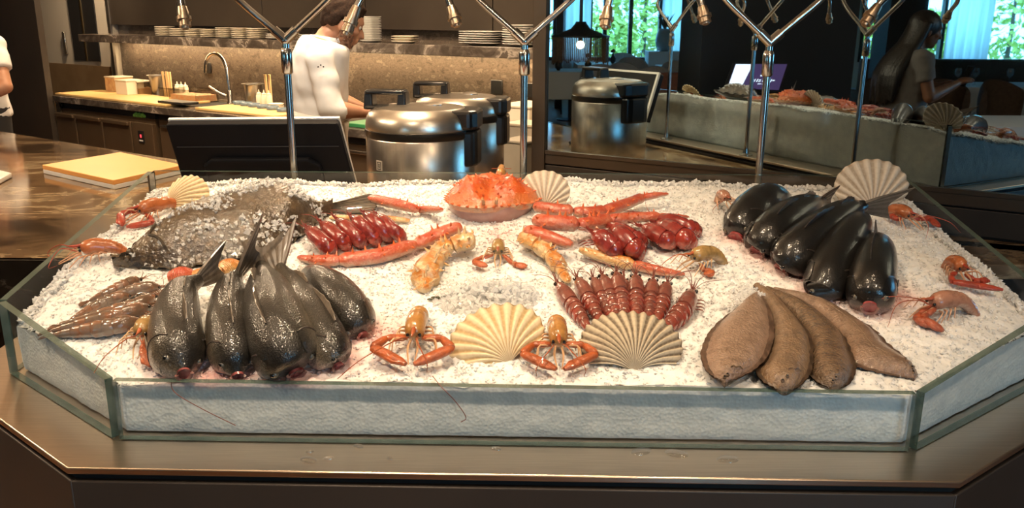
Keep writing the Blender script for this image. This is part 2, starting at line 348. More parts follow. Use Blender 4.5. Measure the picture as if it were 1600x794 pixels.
# pink stains where blood has run into the ice
STAIN = [ice(*q) for q in ((290, 585), (372, 580), (455, 590), (528, 560), (545, 525), (590, 520), (1160, 372), (1198, 398), (1232, 415), (1250, 425), (1285, 460), (1365, 480), (1395, 465), (330, 590), (780, 360), (690, 372), (650, 385), (560, 400), (870, 360), (950, 370), (700, 352))]
STW = [1] * 14 + [.8, .7, .5, .5, .5, .4, .6]
def build_ice():
    st = 0.0052; xs = np.arange(-.88, .94, st); ys = np.arange(1.09, 2.01, st); nx, ny = len(xs), len(ys)
    idx = -np.ones((nx, ny), int); V = []; S = []; Fc = []
    for i, x in enumerate(xs):
        for j, y in enumerate(ys):
            if min(edge_dist(x, y)) < -0.0005: continue
            z = ice_h(x, y) + 0.0035 * noise.noise((x * 75, y * 75, 0.3)) + 0.0035 * noise.noise((x * 150, y * 150, 5.3))
            idx[i, j] = len(V); V.append((x, y, z))
    Va = np.array(V)
    for i in range(nx - 1):
        for j in range(ny - 1):
            q = (idx[i, j], idx[i + 1, j], idx[i + 1, j + 1], idx[i, j + 1])
            if min(q) >= 0: Fc.append(q)
    V = list(V)
    for i in range(6):                               # side walls of the heap, seen through the panes
        a = GI[i]; b = GI[(i + 1) % 6]; n = int(np.linalg.norm(b - a) / .009); m = 16; t = nrm(b - a); nv = np.array((t[1], -t[0])); o = len(V)
        for k in range(n + 1):
            p = a + (b - a) * k / n; zt = ice_h(p[0], p[1]) + .002
            for j in range(m + 1):
                z = ZL + .002 + (zt - ZL - .002) * j / m; d = 0.0016 * noise.noise((p[0] * 45 + i * 7, p[1] * 45, z * 45)) - .002 - .004 * (1 - j / m) ** 8
                V.append((p[0] + nv[0] * d, p[1] + nv[1] * d, z))
        for k in range(n):
            for j in range(m):
                q = o + k * (m + 1) + j; Fc.append((q, q + m + 1, q + m + 2, q + 1))
    V = np.array(V)
    def stain(P):
        s_ = np.zeros(len(P))
        for w, c in zip(STW, STAIN):
            d2 = (P[:, 0] - c[0]) ** 2 + (P[:, 1] - c[1]) ** 2; s_ = np.maximum(s_, w * np.exp(-d2 / (.045 ** 2)))
        return s_ * np.clip((P[:, 2] - 1.030) / .012, 0, 1)
    return V, Fc, stain
iceV, iceF, stain_f = build_ice()
def mat_ice(name, clear):
    m = bpy.data.materials.new(name); m.use_nodes = True; nt = m.node_tree; L = nt.links; b = nt.nodes['Principled BSDF']
    at = nd(nt, 'ShaderNodeAttribute'); at.attribute_name = 'stain'; tc = nd(nt, 'ShaderNodeTexCoord')
    n = nd(nt, 'ShaderNodeTexNoise'); n.inputs['Scale'].default_value = 40; n.inputs['Detail'].default_value = 6; L.new(tc.outputs['Object'], n.inputs['Vector'])
    r = nd(nt, 'ShaderNodeValToRGB'); e = r.color_ramp.elements; e[0].position = .3; e[1].position = .7
    e[0].color = (.74, .75, .75, 1); e[1].color = (.90, .89, .87, 1); L.new(n.outputs['Fac'], r.inputs[0])
    mu = nd(nt, 'ShaderNodeMath', operation='MULTIPLY'); L.new(at.outputs['Fac'], mu.inputs[0]); mu.inputs[1].default_value = .9
    mx = nd(nt, 'ShaderNodeMix', data_type='RGBA'); L.new(mu.outputs[0], mx.inputs[0]); L.new(r.outputs[0], mx.inputs[6]); mx.inputs[7].default_value = (.84, .48, .44, 1)
    L.new(mx.outputs[2], b.inputs['Base Color']); b.inputs['Roughness'].default_value = .22 if clear else .42; b.inputs['IOR'].default_value = 1.31
    b.inputs['Specular IOR Level'].default_value = .5
    if clear:
        b.inputs['Alpha'].default_value = .45; b.inputs['Coat Weight'].default_value = .2
    else:
        b.inputs['Subsurface Weight'].default_value = .55; b.inputs['Subsurface Radius'].default_value = (1, .95, .9); b.inputs['Subsurface Scale'].default_value = .012
        v = nd(nt, 'ShaderNodeTexVoronoi'); v.inputs['Scale'].default_value = 190; L.new(tc.outputs['Object'], v.inputs['Vector'])
        bp = nd(nt, 'ShaderNodeBump'); bp.inputs['Strength'].default_value = .4; bp.inputs['Distance'].default_value = .003; L.new(v.outputs['Distance'], bp.inputs['Height']); L.new(bp.outputs[0], b.inputs['Normal'])
    return m
ICE = mat_ice('packed_ice', False); ICEC = mat_ice('clear_ice_chip', True)
def chips(P, size):
    """irregular little crystals, eight facets each"""
    n = len(P); base = np.array([(1, 0, 0), (-1, 0, 0), (0, 1, 0), (0, -1, 0), (0, 0, 1), (0, 0, -1)], float)
    q = rng.normal(size=(n, 4)); q /= np.linalg.norm(q, axis=1)[:, None]; w, x, y, z = q.T
    Rm = np.stack([1 - 2 * (y * y + z * z), 2 * (x * y - z * w), 2 * (x * z + y * w), 2 * (x * y + z * w), 1 - 2 * (x * x + z * z), 2 * (y * z - x * w), 2 * (x * z - y * w), 2 * (y * z + x * w), 1 - 2 * (x * x + y * y)], 1).reshape(n, 3, 3)
    loc = base[None] * (0.55 + 0.9 * rng.random((n, 6, 1))) + rng.normal(size=(n, 6, 3)) * .18
    v = np.einsum('nij,nkj->nki', Rm, loc) * size[:, None, None] + P[:, None]
    f = np.array([(0, 2, 4), (2, 1, 4), (1, 3, 4), (3, 0, 4), (2, 0, 5), (1, 2, 5), (3, 1, 5), (0, 3, 5)])
    return v.reshape(-1, 3), (f[None] + 6 * np.arange(n)[:, None, None]).reshape(-1, 3)
def ice_obj(name, V, Fc, m):
    me = bpy.data.meshes.new(name); V = np.asarray(V, np.float32); me.from_pydata(V.tolist(), [], [tuple(map(int, q)) for q in Fc])
    a = me.attributes.new('stain', 'FLOAT', 'POINT'); a.data.foreach_set('value', stain_f(V).astype(np.float32)); me.materials.append(m)
    o = bpy.data.objects.new(name, me); COL.objects.link(o); return o
bed = ice_obj('crushed_ice', iceV, iceF, ICE); bed.data.polygons.foreach_set('use_smooth', [True] * len(bed.data.polygons))
tag(bed, 'heap of white crushed ice filling the glass walled display', 'ice', kind='stuff')
cand = rng.random((60000, 2)) * np.array([1.82, .93]) + np.array([-.88, 1.085])
keep = [p for p in cand if min(edge_dist(*p)) > .004]
cp = np.array([(x, y, ice_h(x, y) + random.uniform(-.0035, .0012)) for x, y in keep])
half = len(cp) // 14
v_, f_ = chips(cp[half:], rng.uniform(.0014, .0034, len(cp) - half)); o1 = ice_obj('ice_chips', v_, f_, ICE); o1.parent = bed; o1['kind'] = 'stuff'
v_, f_ = chips(cp[:half], rng.uniform(.0018, .0046, half)); o2 = ice_obj('clear_ice_chips', v_, f_, ICEC); o2.parent = bed; o2['kind'] = 'stuff'
# clear heap in the middle, and taller chips along the rim at the back and the right
def heap(cx, cy, rx, ry, n, hz, s0, s1):
    P = []
    for _ in range(n):
        a, r = random.uniform(0, 2 * PI), math.sqrt(random.random()); x, y = cx + rx * r * math.cos(a), cy + ry * r * math.sin(a)
        if min(edge_dist(x, y)) > .003: P.append((x, y, ice_h(x, y) + random.uniform(0, 1) * hz * (1 - r * r)))
    return np.array(P)
hp = [heap(*ice(760, 462)[:2], .09, .05, 900, .012, 0, 0)]
v_, f_ = chips(np.vstack(hp), rng.uniform(.003, .007, sum(map(len, hp)))); o3 = ice_obj('clear_ice_mound', v_, f_, ICEC); o3.parent = bed; o3['kind'] = 'stuff'
rim = []
for _ in range(5200):
    i = random.choice((2, 2, 3, 3, 4)); k = random.random(); p = GI[i] * (1 - k) + GI[(i + 1) % 6] * k; t = nrm(GI[(i + 1) % 6] - GI[i]); d = random.uniform(.004, .03)
    x, y = p[0] - t[1] * d, p[1] + t[0] * d
    if min(edge_dist(x, y)) > .003: rim.append((x, y, ice_h(x, y) + random.uniform(0, .007)))
v_, f_ = chips(np.array(rim), rng.uniform(.002, .006, len(rim))); o4 = ice_obj('rim_ice_chips', v_, f_, ICE); o4.parent = bed; o4['kind'] = 'stuff'

# ------------------------------------------------------------------ water drops on the ledge
WATER = mat_glass('water_film', (0.96, 0.95, 0.93), 0.20)
for px, py, w, lab in ((482, 719, .013, 'large water drop on the steel ledge left of middle'), (513, 717, .008, 'crooked water drop beside the large left drop'), (484, 707, .006, 'small round water drop above the large left drop'),
                  (609, 718, .005, 'tiny water drop on ledge between the left drops and the middle'), (560, 698, .008, 'thin water drop close to the glass left of middle'), (1002, 706, .016, 'wide water drop right of middle near the glass'),
                  (1057, 709, .017, 'oval water drop in the middle of the right three'), (1137, 718, .016, 'rightmost round water drop on the ledge'), (775, 702, .008, 'slim water drop against the middle of the front glass')):
    p = atz(px, py, ZL); o = MB().lathe([(w * 1.0, 0), (w * .96, .0012), (w * .8, .0026), (w * .5, .0036), (0.0, .004)], (0, 0, 0), 18, 1.0, .62).build('water_drop', WATER)
    o.location = (p[0], p[1], ZL + .0002); o.rotation_euler = (0, 0, random.uniform(-.5, .5)); tag(o, lab, 'water drop', 'water drops on the steel ledge')

# ------------------------------------------------------------------ misting poles
NZ = [((290, 45), (283, 0), (540, 55), (562, 0), 'left'), ((714, 42), (702, 0), (945, 45), (952, 0), 'middle'), ((1103, 38), (1095, 0), (1350, 40), (1378, 0), 'right')]
BRASS = mat('dull_nozzle_metal', (0.40, 0.30, 0.21), (0.5, 0.4, 0.3), 90, rough=0.35, metal=1.0)
for (lt, lb, rtp, rb, side), X in zip(NZ, (-.543, .027, .612)):
    t = thing('misting_pole', {'left': 'forked steel misting pole in front of the black monitor', 'middle': 'forked steel misting pole beside the rice cookers', 'right': 'forked steel misting pole in front of the mirror glass'}[side], 'pole', (X, 2.095, ZL), group='misting poles behind the ice')
    fk = np.array((X, 2.095, 1.492))
    MB().lathe([(.03, 0), (.03, .004), (.014, .010), (.011, .03)], (X, 2.095, ZL)).build('base_flange', CHROME, t, world=True)
    MB().cyl((X, 2.095, ZL + .002), fk, .0088, n=14).build('pole', CHROME, t, world=True)
    MB().lathe([(.009, 0), (.0135, .004), (.0135, .052), (.011, .06), (.009, .062)], (X, 2.095, 1.412), 16).build('collar', CHROME, t, world=True)
    fkm = MB().ball(fk, .0125)
    for (tip, topp), sg in (((lt, lb), -1), ((rtp, rb), 1)):
        e1 = fk + np.array((sg * .125, 0, .112)); T_ = aty(*tip, 1.84); B_ = aty(*topp, 1.86); dn = nrm(T_ - B_)
        fkm.cyl(fk, fk + nrm(e1 - fk) * .035, .0118)
        mid = (e1 + B_) / 2 + np.array((0, 0, .10)); pth = cr([fk + nrm(e1 - fk) * .02, e1, e1 * .45 + mid * .55 + np.array((0, .02, .0)), mid * .6 + (B_ - dn * .10) * .4 + np.array((0, 0, .02)), B_ - dn * .05, B_ + dn * .02], 34)
        arm = MB().tube(pth, .0078, 10).build('arm', CHROME, t, world=True)
        q = B_ + dn * .015; ln = np.linalg.norm(T_ - q); f = lambda k: q + (T_ - q) * k
        MB().loft([f(0), f(.3), f(.45), f(.46), f(.62), f(.63), f(.72), f(.73), f(.9), f(.91), f(1)], [.0095, .012, .012, .0155, .0155, .0115, .0115, .0125, .0125, .008, .007], [.0095, .012, .012, .0155, .0155, .0115, .0115, .0125, .0125, .008, .007], None, 12, (.02, .03, 1)).build('nozzle', BRASS, arm, world=False)
    fkm.build('fork', CHROME, t, world=True)

# ================================================================== seafood
MOUTH = mat('raw_pink_flesh', (0.10, 0.018, 0.018), (0.34, 0.09, 0.085), 60, rough=0.25, coat=0.5)
MOUTHP = mat('wet_pink_mouth', (0.36, 0.07, 0.07), (0.20, 0.035, 0.035), 60, rough=0.25, coat=0.5)
LIP = mat('pale_pink_lip', (0.26, 0.15, 0.125), (0.20, 0.08, 0.07), 70, rough=0.3, coat=0.4)
EYEW = mat('fish_iris', (0.12, 0.105, 0.08), rough=0.15, coat=0.6); PUPIL = mat('black_pupil', (0.004, 0.004, 0.004), rough=0.08, coat=0.5)
BASS_O = mat_uv('olive_bass_skin', [(0.0, (.52, .40, .33)), (.3, (.42, .33, .26)), (.5, (.155, .122, .084)), (.68, (.070, .057, .040)), (.84, (.028, .024, .018)), (1.0, (.014, .012, .010))], 0.42, 45, .22, .8, .22, 420, vor=1, spec=.3)
BASS_D = mat_uv('black_bass_skin', [(0.0, (.40, .29, .26)), (.18, (.22, .15, .13)), (.40, (.034, .026, .022)), (.66, (.011, .0095, .0085)), (1.0, (.006, .0055, .005))], 0.45, 45, .25, .8, .10, 420, vor=1, spec=.3)
FIN_O = mat('olive_fin', (0.075, 0.058, 0.042), (0.15, 0.115, 0.085), 120, rough=0.35, coat=0.3, stretch=(1, 1, .2)); FIN_D = mat('black_fin', (0.016, 0.014, 0.013), (0.05, 0.038, 0.034), 120, rough=0.35, coat=0.3)
GILL_O = mat_uv('olive_gill_cover', [(0.0, (.46, .34, .28)), (.45, (.25, .19, .145)), (.7, (.13, .10, .074)), (1.0, (.036, .030, .024))], .35, 45, .2, .7, .08, 200); GILL_D = mat_uv('black_gill_cover', [(0.0, (.36, .25, .22)), (.4, (.10, .076, .062)), (.65, (.04, .032, .027)), (1.0, (.014, .013, .012))], .35, 45, .2, .7, .08, 200)
BW = [(0, .24), (.03, .34), (.08, .53), (.15, .77), (.24, .95), (.36, 1.0), (.5, .97), (.64, .84), (.78, .60), (.9, .36), (1, .24)]
BH = [(0, .22), (.03, .34), (.08, .56), (.15, .82), (.24, 1.03), (.36, 1.14), (.5, 1.1), (.64, .94), (.78, .68), (.9, .42), (1, .30)]
def fish(label, keys, hw, dark=False, tail=None, roll=0.0, fins=True, mouth=1.0, group=None, cat='fish'):
    K = [ice(a, b, max(c, 0)) + np.array((0, 0, min(c, 0))) for a, b, c in keys]; N = 30; P = cr(K, N); tt = np.linspace(0, 1, N)
    W = prof(BW, tt) * hw; HT = prof(BH, tt) * hw; HB = prof(BH, tt) * hw * .95
    S, Fm, Gm = (BASS_D, FIN_D, GILL_D) if dark else (BASS_O, FIN_O, GILL_O)
    T = np.gradient(P, axis=0); fr = []
    for i in range(N):
        t = nrm(T[i]); sd = nrm(np.cross(t, (0, 0, 1))); fr.append((t, sd, np.cross(sd, t)))
    def sf(t, a, off=0.0):
        q = t * (N - 1); i = min(int(q), N - 2); k = q - i; p = P[i] * (1 - k) + P[i + 1] * k; _, sd, u = fr[i]; w = W[i] * (1 - k) + W[i + 1] * k + off; h = HT[i] * (1 - k) + HT[i + 1] * k + off
        x, y = w * math.cos(a), h * math.sin(a) * (1 if a >= 0 or True else 1); x, y = x * math.cos(roll) - y * math.sin(roll), x * math.sin(roll) + y * math.cos(roll)
        return p + sd * x + u * y
    th = thing('sea_bass', label, cat, K[0], group=group)
    MB().loft(P, W, HT, HB, 22, caps=(0, 1), roll=roll).build('body', S, th, world=True)
    t0, s0, u0 = fr[0]; rm = mouth * (1.45 if dark else 1.0)
    MB().loft([P[0] + t0 * .0015, P[0] - t0 * .004, P[0] + t0 * .001, P[0] + t0 * hw * .30, P[0] + t0 * hw * .45], np.array([.24, .25, .19, .14, .03]) * hw * rm, np.array([.22, .22, .16, .10, .03]) * hw * rm, np.array([.22, .30, .24, .15, .03]) * hw * rm, 20, caps=(0, 1)).build('mouth', MOUTHP if dark else MOUTH, th, world=True)
    lip = [P[0] - t0 * .004 + s0 * .26 * hw * rm * math.cos(a) + u0 * .30 * hw * rm * math.sin(a) for a in np.linspace(PI * 1.0, PI * 2.0, 12)]
    MB().tube(lip, .065 * hw, 8).build('lower_lip', LIP, th, world=True)
    for sg in (1, -1):
        an = .34 if sg > 0 else PI - .34
        e = sf(.125, an, -hw * .10); rot = None
        ey = MB().ball(e, hw * .135).build('eye', EYEW, th, world=True); ou = nrm(sf(.125, an, .01) - e)
        MB().ball(e + ou * hw * .07, hw * .10).build('pupil', PUPIL, ey)
        mb = MB(); ga = np.linspace(-.75, .85, 9); gt = np.linspace(.13, .245, 6); vs = []; n_ = len(gt)
        for a in ga:
            for j, t in enumerate(gt):
                bul = .07 * (1 - ((a - .05) / .8) ** 2); tt_ = t + bul * (t - .13) / .115; vs.append(sf(tt_, a if sg > 0 else PI - a, .0003 + .0007 * (j / (n_ - 1))))
        for a in ga: vs.append(sf(.245 + .07 * (1 - ((a - .05) / .8) ** 2), a if sg > 0 else PI - a, -.002))
        fs = [(i * n_ + j, i * n_ + j + 1, (i + 1) * n_ + j + 1, (i + 1) * n_ + j) for i in range(8) for j in range(n_ - 1)] + [(i * n_ + n_ - 1, 9 * n_ + i, 9 * n_ + i + 1, (i + 1) * n_ + n_ - 1) for i in range(8)]
        if sg > 0: fs = [q[::-1] for q in fs]
        uvg = [(.2, .5, .5 + .5 * math.sin(a)) for a in ga for t in gt] + [(.2, .5, .5 + .5 * math.sin(a)) for a in ga]
        mb.add(vs, fs, uvg).build('gill_cover', S, th, world=True)
        MB().tube(cr([sf(.247 + .07 * (1 - ((a - .05) / .8) ** 2), a if sg > 0 else PI - a, .0004) for a in ga], 20), .0017, 6).build('gill_edge', FIN_D, th, world=True)
        # pectoral fin
        b0 = sf(.31, -.15 if sg > 0 else PI + .15, .0); b1 = sf(.34, -.5 if sg > 0 else PI + .5, .001); tp = [sf(.31 + .13 + .02 * k, (-.25 - .13 * k) if sg > 0 else PI + .25 + .13 * k, .003) for k in range(4)]
        nv = nrm(sf(.33, -.3 if sg > 0 else PI + .3, .01) - sf(.33, -.3 if sg > 0 else PI + .3, 0)); MB().slab([b0] + tp + [b1], nv, .0016).build('pectoral_fin', Fm, th, world=True)
    if fins:
        for ta, tb, h in ((.34, .58, .34), (.64, .80, .26)):
            ks = np.linspace(ta, tb, 9); lo = [sf(k, PI / 2, -.003) for k in ks]; hi = [sf(k, PI / 2, hw * h * (math.sin(PI * min(1, (j + 1) / 6.0) / 2) * (1 - .75 * max(0, j - 3) / 5)) * (.8 + .2 * (j % 2))) for j, k in enumerate(ks)]
            mb = MB(); vs = []
            for l, h_ in zip(lo, hi):
                for d in (-.0008, .0008): vs += [l + fr[12][1] * d, h_ + fr[12][1] * d]
            n_ = len(lo); fs = []
            for i in range(n_ - 1):
                a = 4 * i; fs += [(a, a + 1, a + 5, a + 4), (a + 2, a + 6, a + 7, a + 3), (a + 1, a + 3, a + 7, a + 5)]
            fs += [(0, 2, 3, 1), (4 * n_ - 4, 4 * n_ - 3, 4 * n_ - 1, 4 * n_ - 2)]
            mb.add(vs, fs).build('dorsal_fin', Fm, th, smooth=False, world=True)
    if tail is not None:
        # tail = (direction vector of the fin, spread vector, length)
        d, spv, ln = tail; d = nrm(d); spv = nrm(spv); e = P[-1]; mb = MB(); nr = 11; vs = []
        nv = nrm(np.cross(d, spv))
        for k in range(nr):
            q = -1 + 2 * k / (nr - 1); L_ = ln * (.68 + .34 * abs(q) ** 1.3); spread = .62 * ln * q
            for j in range(5):
                f = j / 4; c = e - d * .006 + d * L_ * f + spv * (HT[-1] * .9 * q * (1 - f) + spread * f ** .85); w_ = (.0024 * (1 - f) + .0007) + (.0007 if k % 2 else 0)
                vs += [c + nv * w_, c - nv * w_]
        fs = []
        for k in range(nr - 1):
            for j in range(4):
                a = (k * 5 + j) * 2; b = ((k + 1) * 5 + j) * 2; fs += [(a, b, b + 2, a + 2), (a + 1, a + 3, b + 3, b + 1)]
            a = (k * 5 + 4) * 2; b = ((k + 1) * 5 + 4) * 2; fs.append((a, b, b + 1, a + 1))
        for k in (0, nr - 1):
            for j in range(4):
                a = (k * 5 + j) * 2; fs.append((a, a + 2, a + 3, a + 1))
        mb.add(vs, fs).build('tail_fin', Fm, th, smooth=False, world=True)
    return th
GL = 'olive sea bass lying in a fan, front left'; GR = 'black sea bass in a row, back right'
fish('leftmost olive sea bass with curled tail beside the grey prawns', [(287, 582, .022), (279, 555, .030), (274, 510, .034), (284, 458, .038), (312, 437, .045)], .040, tail=((.55, .35, .38), (.1, -.35, 1), .062), roll=-.35, group=GL)
fish('slim olive sea bass second from left with pink closed snout', [(371, 585, .012), (365, 555, .026), (357, 505, .032), (360, 450, .036), (372, 428, .046)], .035, tail=((.45, .45, .75), (.2, -.5, .8), .085), roll=-.1, group=GL)
fish('broad olive sea bass in the middle of the left fan with open dark mouth', [(462, 581, .014), (452, 560, .026), (432, 505, .038), (418, 450, .036), (411, 418, .040)], .050, tail=((-.05, .35, .9), (1, .15, .2), .060), roll=.5, group=GL)
fish('olive sea bass fourth from left, tail crossing the broad one', [(527, 570, .012), (516, 552, .022), (486, 498, .030), (456, 448, .034), (437, 418, .040)], .034, tail=((-.12, .5, .75), (.7, .3, .6), .070), roll=-.4, group=GL)
fish('rightmost olive sea bass with rounded back and no tail showing', [(566, 522, .010), (558, 508, .018), (536, 474, .024), (508, 448, .020), (486, 436, .0), (478, 430, -.035)], .036, roll=.35, fins=False, group=GL)
fish('black sea bass farthest left, rounded back half buried in ice', [(1150, 370, .008), (1157, 358, .018), (1177, 334, .030), (1203, 316, .026), (1226, 315, -.01), (1233, 316, -.04)], .042, True, roll=.3, fins=False, group=GR)
fish('black sea bass second from left with pink mouth open', [(1184, 392, .010), (1194, 380, .022), (1227, 350, .034), (1262, 326, .032), (1284, 316, .030)], .044, True, tail=((.9, .4, .22), (.1, -.3, 1), .045), roll=-.25, group=GR)
fish('longest black sea bass lying across the row with tail to the shell', [(1222, 419, .010), (1236, 405, .024), (1280, 368, .038), (1325, 334, .046), (1350, 322, .052)], .044, True, tail=((1, .1, .05), (.1, -.7, .8), .085), roll=-.2, group=GR)
fish('black sea bass second from right with round red mouth', [(1281, 460, .008), (1287, 448, .020), (1305, 408, .034), (1330, 366, .034), (1344, 350, .012), (1350, 345, -.03)], .040, True, roll=-.15, fins=False, group=GR)
fish('shortest black sea bass at the right end with one fin upright', [(1359, 478, .022), (1360, 464, .028), (1362, 434, .036), (1368, 398, .030), (1370, 386, -.005), (1371, 382, -.04)], .041, True, roll=.12, mouth=.8, group=GR)
f_ = bpy.data.objects[[o.name for o in bpy.data.objects if o.get('label', '').startswith('shortest black')][0]]
a_ = ice(1364, 388, .05); MB().slab([a_, a_ + np.array((.022, .03, .002)), a_ + np.array((.008, .02, .045)), a_ + np.array((.004, .012, .05))], (1, -.5, 0), .002).build('dorsal_fin', FIN_D, f_, world=True)

# ------------------------------------------------------------------ flat fish
SOLE = [mat_uv('sole_skin_pale', [(0, (0.083, 0.050, 0.032)), (.16, (0.273, 0.170, 0.116)), (.5, (0.332, 0.220, 0.154)), (1, (0.282, 0.183, 0.124))], .3, 90, .3, .8, 1.0, 260, mottle=(0.199, 0.124, 0.079), mscale=70),
        mat_uv('sole_skin_tan', [(0, (0.071, 0.041, 0.023)), (.14, (0.207, 0.128, 0.071)), (.5, (0.257, 0.166, 0.100)), (1, (0.216, 0.137, 0.079))], .28, 90, .3, .8, 1.0, 260, mottle=(0.142, 0.087, 0.050), mscale=60),
        mat_uv('sole_skin_brown', [(0, (0.045, 0.029, 0.018)), (.2, (0.124, 0.077, 0.045)), (.5, (0.178, 0.112, 0.066)), (1, (0.133, 0.083, 0.048))], .26, 90, .3, .8, 1.0, 260, mottle=(0.083, 0.051, 0.029), mscale=60),
        mat_uv('sole_skin_rosy', [(0, (0.100, 0.054, 0.032)), (.14, (0.249, 0.149, 0.095)), (.5, (0.282, 0.183, 0.124)), (1, (0.207, 0.133, 0.083))], .28, 90, .3, .8, 1.0, 260, mottle=(0.149, 0.091, 0.059), mscale=40)]
SFIN = [mat('sole_fin', (0.055, 0.032, 0.021), (0.14, 0.085, 0.058), 150, rough=.35, coat=.3, stretch=(1, .3, 1)), mat('sole_fin_dark', (0.026, 0.016, 0.010), (0.075, 0.045, 0.027), 150, rough=.35, coat=.3, stretch=(1, .3, 1))]
def flat(name, label, pairs, thick, dz, m, fin, cat, group=None, dzr=None, finw=.14, ruff=.0012, eyes=None, parent_tail=None):
    """pairs run from tail to head: pixel of the left edge, pixel of the right edge"""
    n = 46; A = cr([ice(*a, dz if dzr is None else dz) for a, b in pairs], n); B = cr([ice(*b, dz if dzr is None else dzr) for a, b in pairs], n); nv = 25; th = thing(name, label, cat, (A[-1] + B[-1]) / 2, group=group)
    for i in range(2, n - 2):
        d_ = nrm(B[i] - A[i]); A[i] = A[i] - d_ * .0022 * noise.noise((i * .9, dz * 90, 1.3)); B[i] = B[i] + d_ * .0022 * noise.noise((i * .9, dz * 90, 7.7))
    vs = []; uv = []; V = np.linspace(-1, 1, nv); upn = nrm((0, -.155, 1)); ctop = {}
    for i in range(n):
        wd = np.linalg.norm(B[i] - A[i]); tk = thick * min(1, wd / (thick * 3.2)) * (1 if i < n - 6 else .75 + .25 * (n - 1 - i) / 6)
        for j, v in enumerate(V):
            p = A[i] * (1 - v) / 2 + B[i] * (1 + v) / 2; b = max(0, 1 - (abs(v) / (1 - finw)) ** 2.4) if abs(v) < 1 - finw else 0
            rf = ruff * math.sin(i * 2.1 + v * 2) * max(0, (abs(v) - .75)) * 3
            p = p + upn * (tk * b + .002 + rf); vs.append(p); uv.append((i / (n - 1), (v + 1) / 2, 1 - abs(v))); ctop[(i, j)] = p
    top = n * nv
    for i in range(n):
        for j, v in enumerate(V):
            p = A[i] * (1 - v) / 2 + B[i] * (1 + v) / 2; vs.append(p - upn * .010 * (1 - v * v)); uv.append((i / (n - 1), (v + 1) / 2, 1 - abs(v)))
    nb = int(round((1 - finw) * 12)); j0, j1 = 12 - nb, 12 + nb; mb = MB()
    def grid(ja, jb, off, flip):
        for i in range(n - 1):
            for j in range(ja, jb):
                q = (off + i * nv + j, off + i * nv + j + 1, off + (i + 1) * nv + j + 1, off + (i + 1) * nv + j); fs.append(q if not flip else q[::-1])
    fs = []; grid(j0, j1, 0, False); grid(j0, j1, top, True)
    for i in range(n - 1):
        for j, fl in ((j0, False), (j1, True)):
            q = (i * nv + j, (i + 1) * nv + j, top + (i + 1) * nv + j, top + i * nv + j); fs.append(q if fl else q[::-1])
    for i, fl in ((0, False), (n - 1, True)):
        for j in range(j0, j1):
            q = (i * nv + j, top + i * nv + j, top + i * nv + j + 1, i * nv + j + 1); fs.append(q[::-1] if fl else q)
    mb.add(vs, [q[::-1] for q in fs], uv).build('body', m, th, world=True, smooth=80)
    for ja, jb in ((0, j0), (j1, nv - 1)):
        fs = []; grid(ja, jb, 0, False); grid(ja, jb, top, True); MB().add(vs, [q[::-1] for q in fs], uv).build('fringe_fin', fin, th, world=True, smooth=80)
    def at(i, j, off): return ctop[(i, j)] + upn * off
    return th, at, upn
SG = 'soles overlapping in a fan, front right'
S1 = [((1170, 470), (1188, 461)), ((1140, 490), (1201, 480)), ((1112, 515), (1209, 508)), ((1098, 540), (1208, 535)), ((1095, 562), (1198, 560)), ((1103, 580), (1180, 578)), ((1116, 591), (1155, 592)), ((1128, 596), (1138, 597))]
S2 = [((1176, 447), (1190, 447)), ((1190, 470), (1213, 464)), ((1203, 500), (1242, 495)), ((1204, 530), (1266, 525)), ((1196, 560), (1271, 555)), ((1182, 580), (1268, 580)), ((1192, 598), (1257, 598)), ((1212, 609), (1242, 609))]
S3 = [((1192, 453), (1205, 452)), ((1215, 476), (1250, 472)), ((1238, 500), (1290, 497)), ((1258, 530), (1319, 523)), ((1262, 560), (1332, 553)), ((1262, 582), (1338, 578)), ((1276, 598), (1328, 600)), ((1294, 607), (1314, 607))]
S4 = [((1203, 457), (1215, 453)), ((1248, 475), (1275, 468)), ((1285, 505), (1322, 490)), ((1312, 538), (1366, 516)), ((1330, 570), (1388, 538)), ((1366, 583), (1412, 558)), ((1402, 590), (1428, 574)), ((1428, 594), (1434, 588))]
for k, (pr, dz, lab) in enumerate(((S1, .020, 'pale sole on top of the fan, farthest left'), (S2, .013, 'tan sole second in the fan, nearest the front glass'), (S3, .006, 'dark brown sole third in the fan with frilled edge'), (S4, .001, 'long rosy sole lying undermost at the right of the fan'))):
    th, at, un = flat('sole', lab, pr, .016, dz, SOLE[k], SFIN[1 if k in (1, 2) else 0], 'fish', SG)
    for i, j, r in ((43, 9, .0028), (41, 13, .0028)):
        e = MB().ball(at(i, j, -.0005), r, 10, 7).build('eye', SOLE[2], th, world=True); MB().ball(at(i, j, .0016), r * .62, 8, 6).build('pupil', PUPIL, e)
    g = [at(37 - abs(q) // 3, 12 + q, .0) for q in range(2, 9)]; MB().tube(cr(g, 20), .0011, 6).build('gill_edge', SOLE[2], th, world=True)
    l_ = [at(i, 12, -.0004) for i in range(3, 36, 3)]; MB().tube(cr(l_, 30), .0009, 5).build('lateral_line', SOLE[k], th, world=True)
TURB = mat_uv('turbot_skin', [(0, (.012, .008, .005)), (.2, (.028, .018, .010)), (.6, (.050, .033, .018)), (1, (.062, .042, .024))], .3, 60, .6, .8, 1.0, 130, mottle=(.105, .070, .037), mscale=55)
TFIN = mat('turbot_fin', (0.018, 0.014, 0.010), (0.085, 0.062, 0.040), 120, rough=.4, coat=.3, stretch=(.25, 1, 1))
TP = [((521, 336), (520, 313)), ((500, 345), (500, 316)), ((481, 362), (478, 312)), ((458, 380), (450, 302)), ((430, 393), (418, 293)), ((395, 403), (385, 302)), ((350, 411), (345, 314)), ((310, 417), (305, 330)), ((270, 421), (265, 350)), ((235, 420), (226, 371)), ((202, 418), (196, 395)), ((177, 413), (175, 406))]
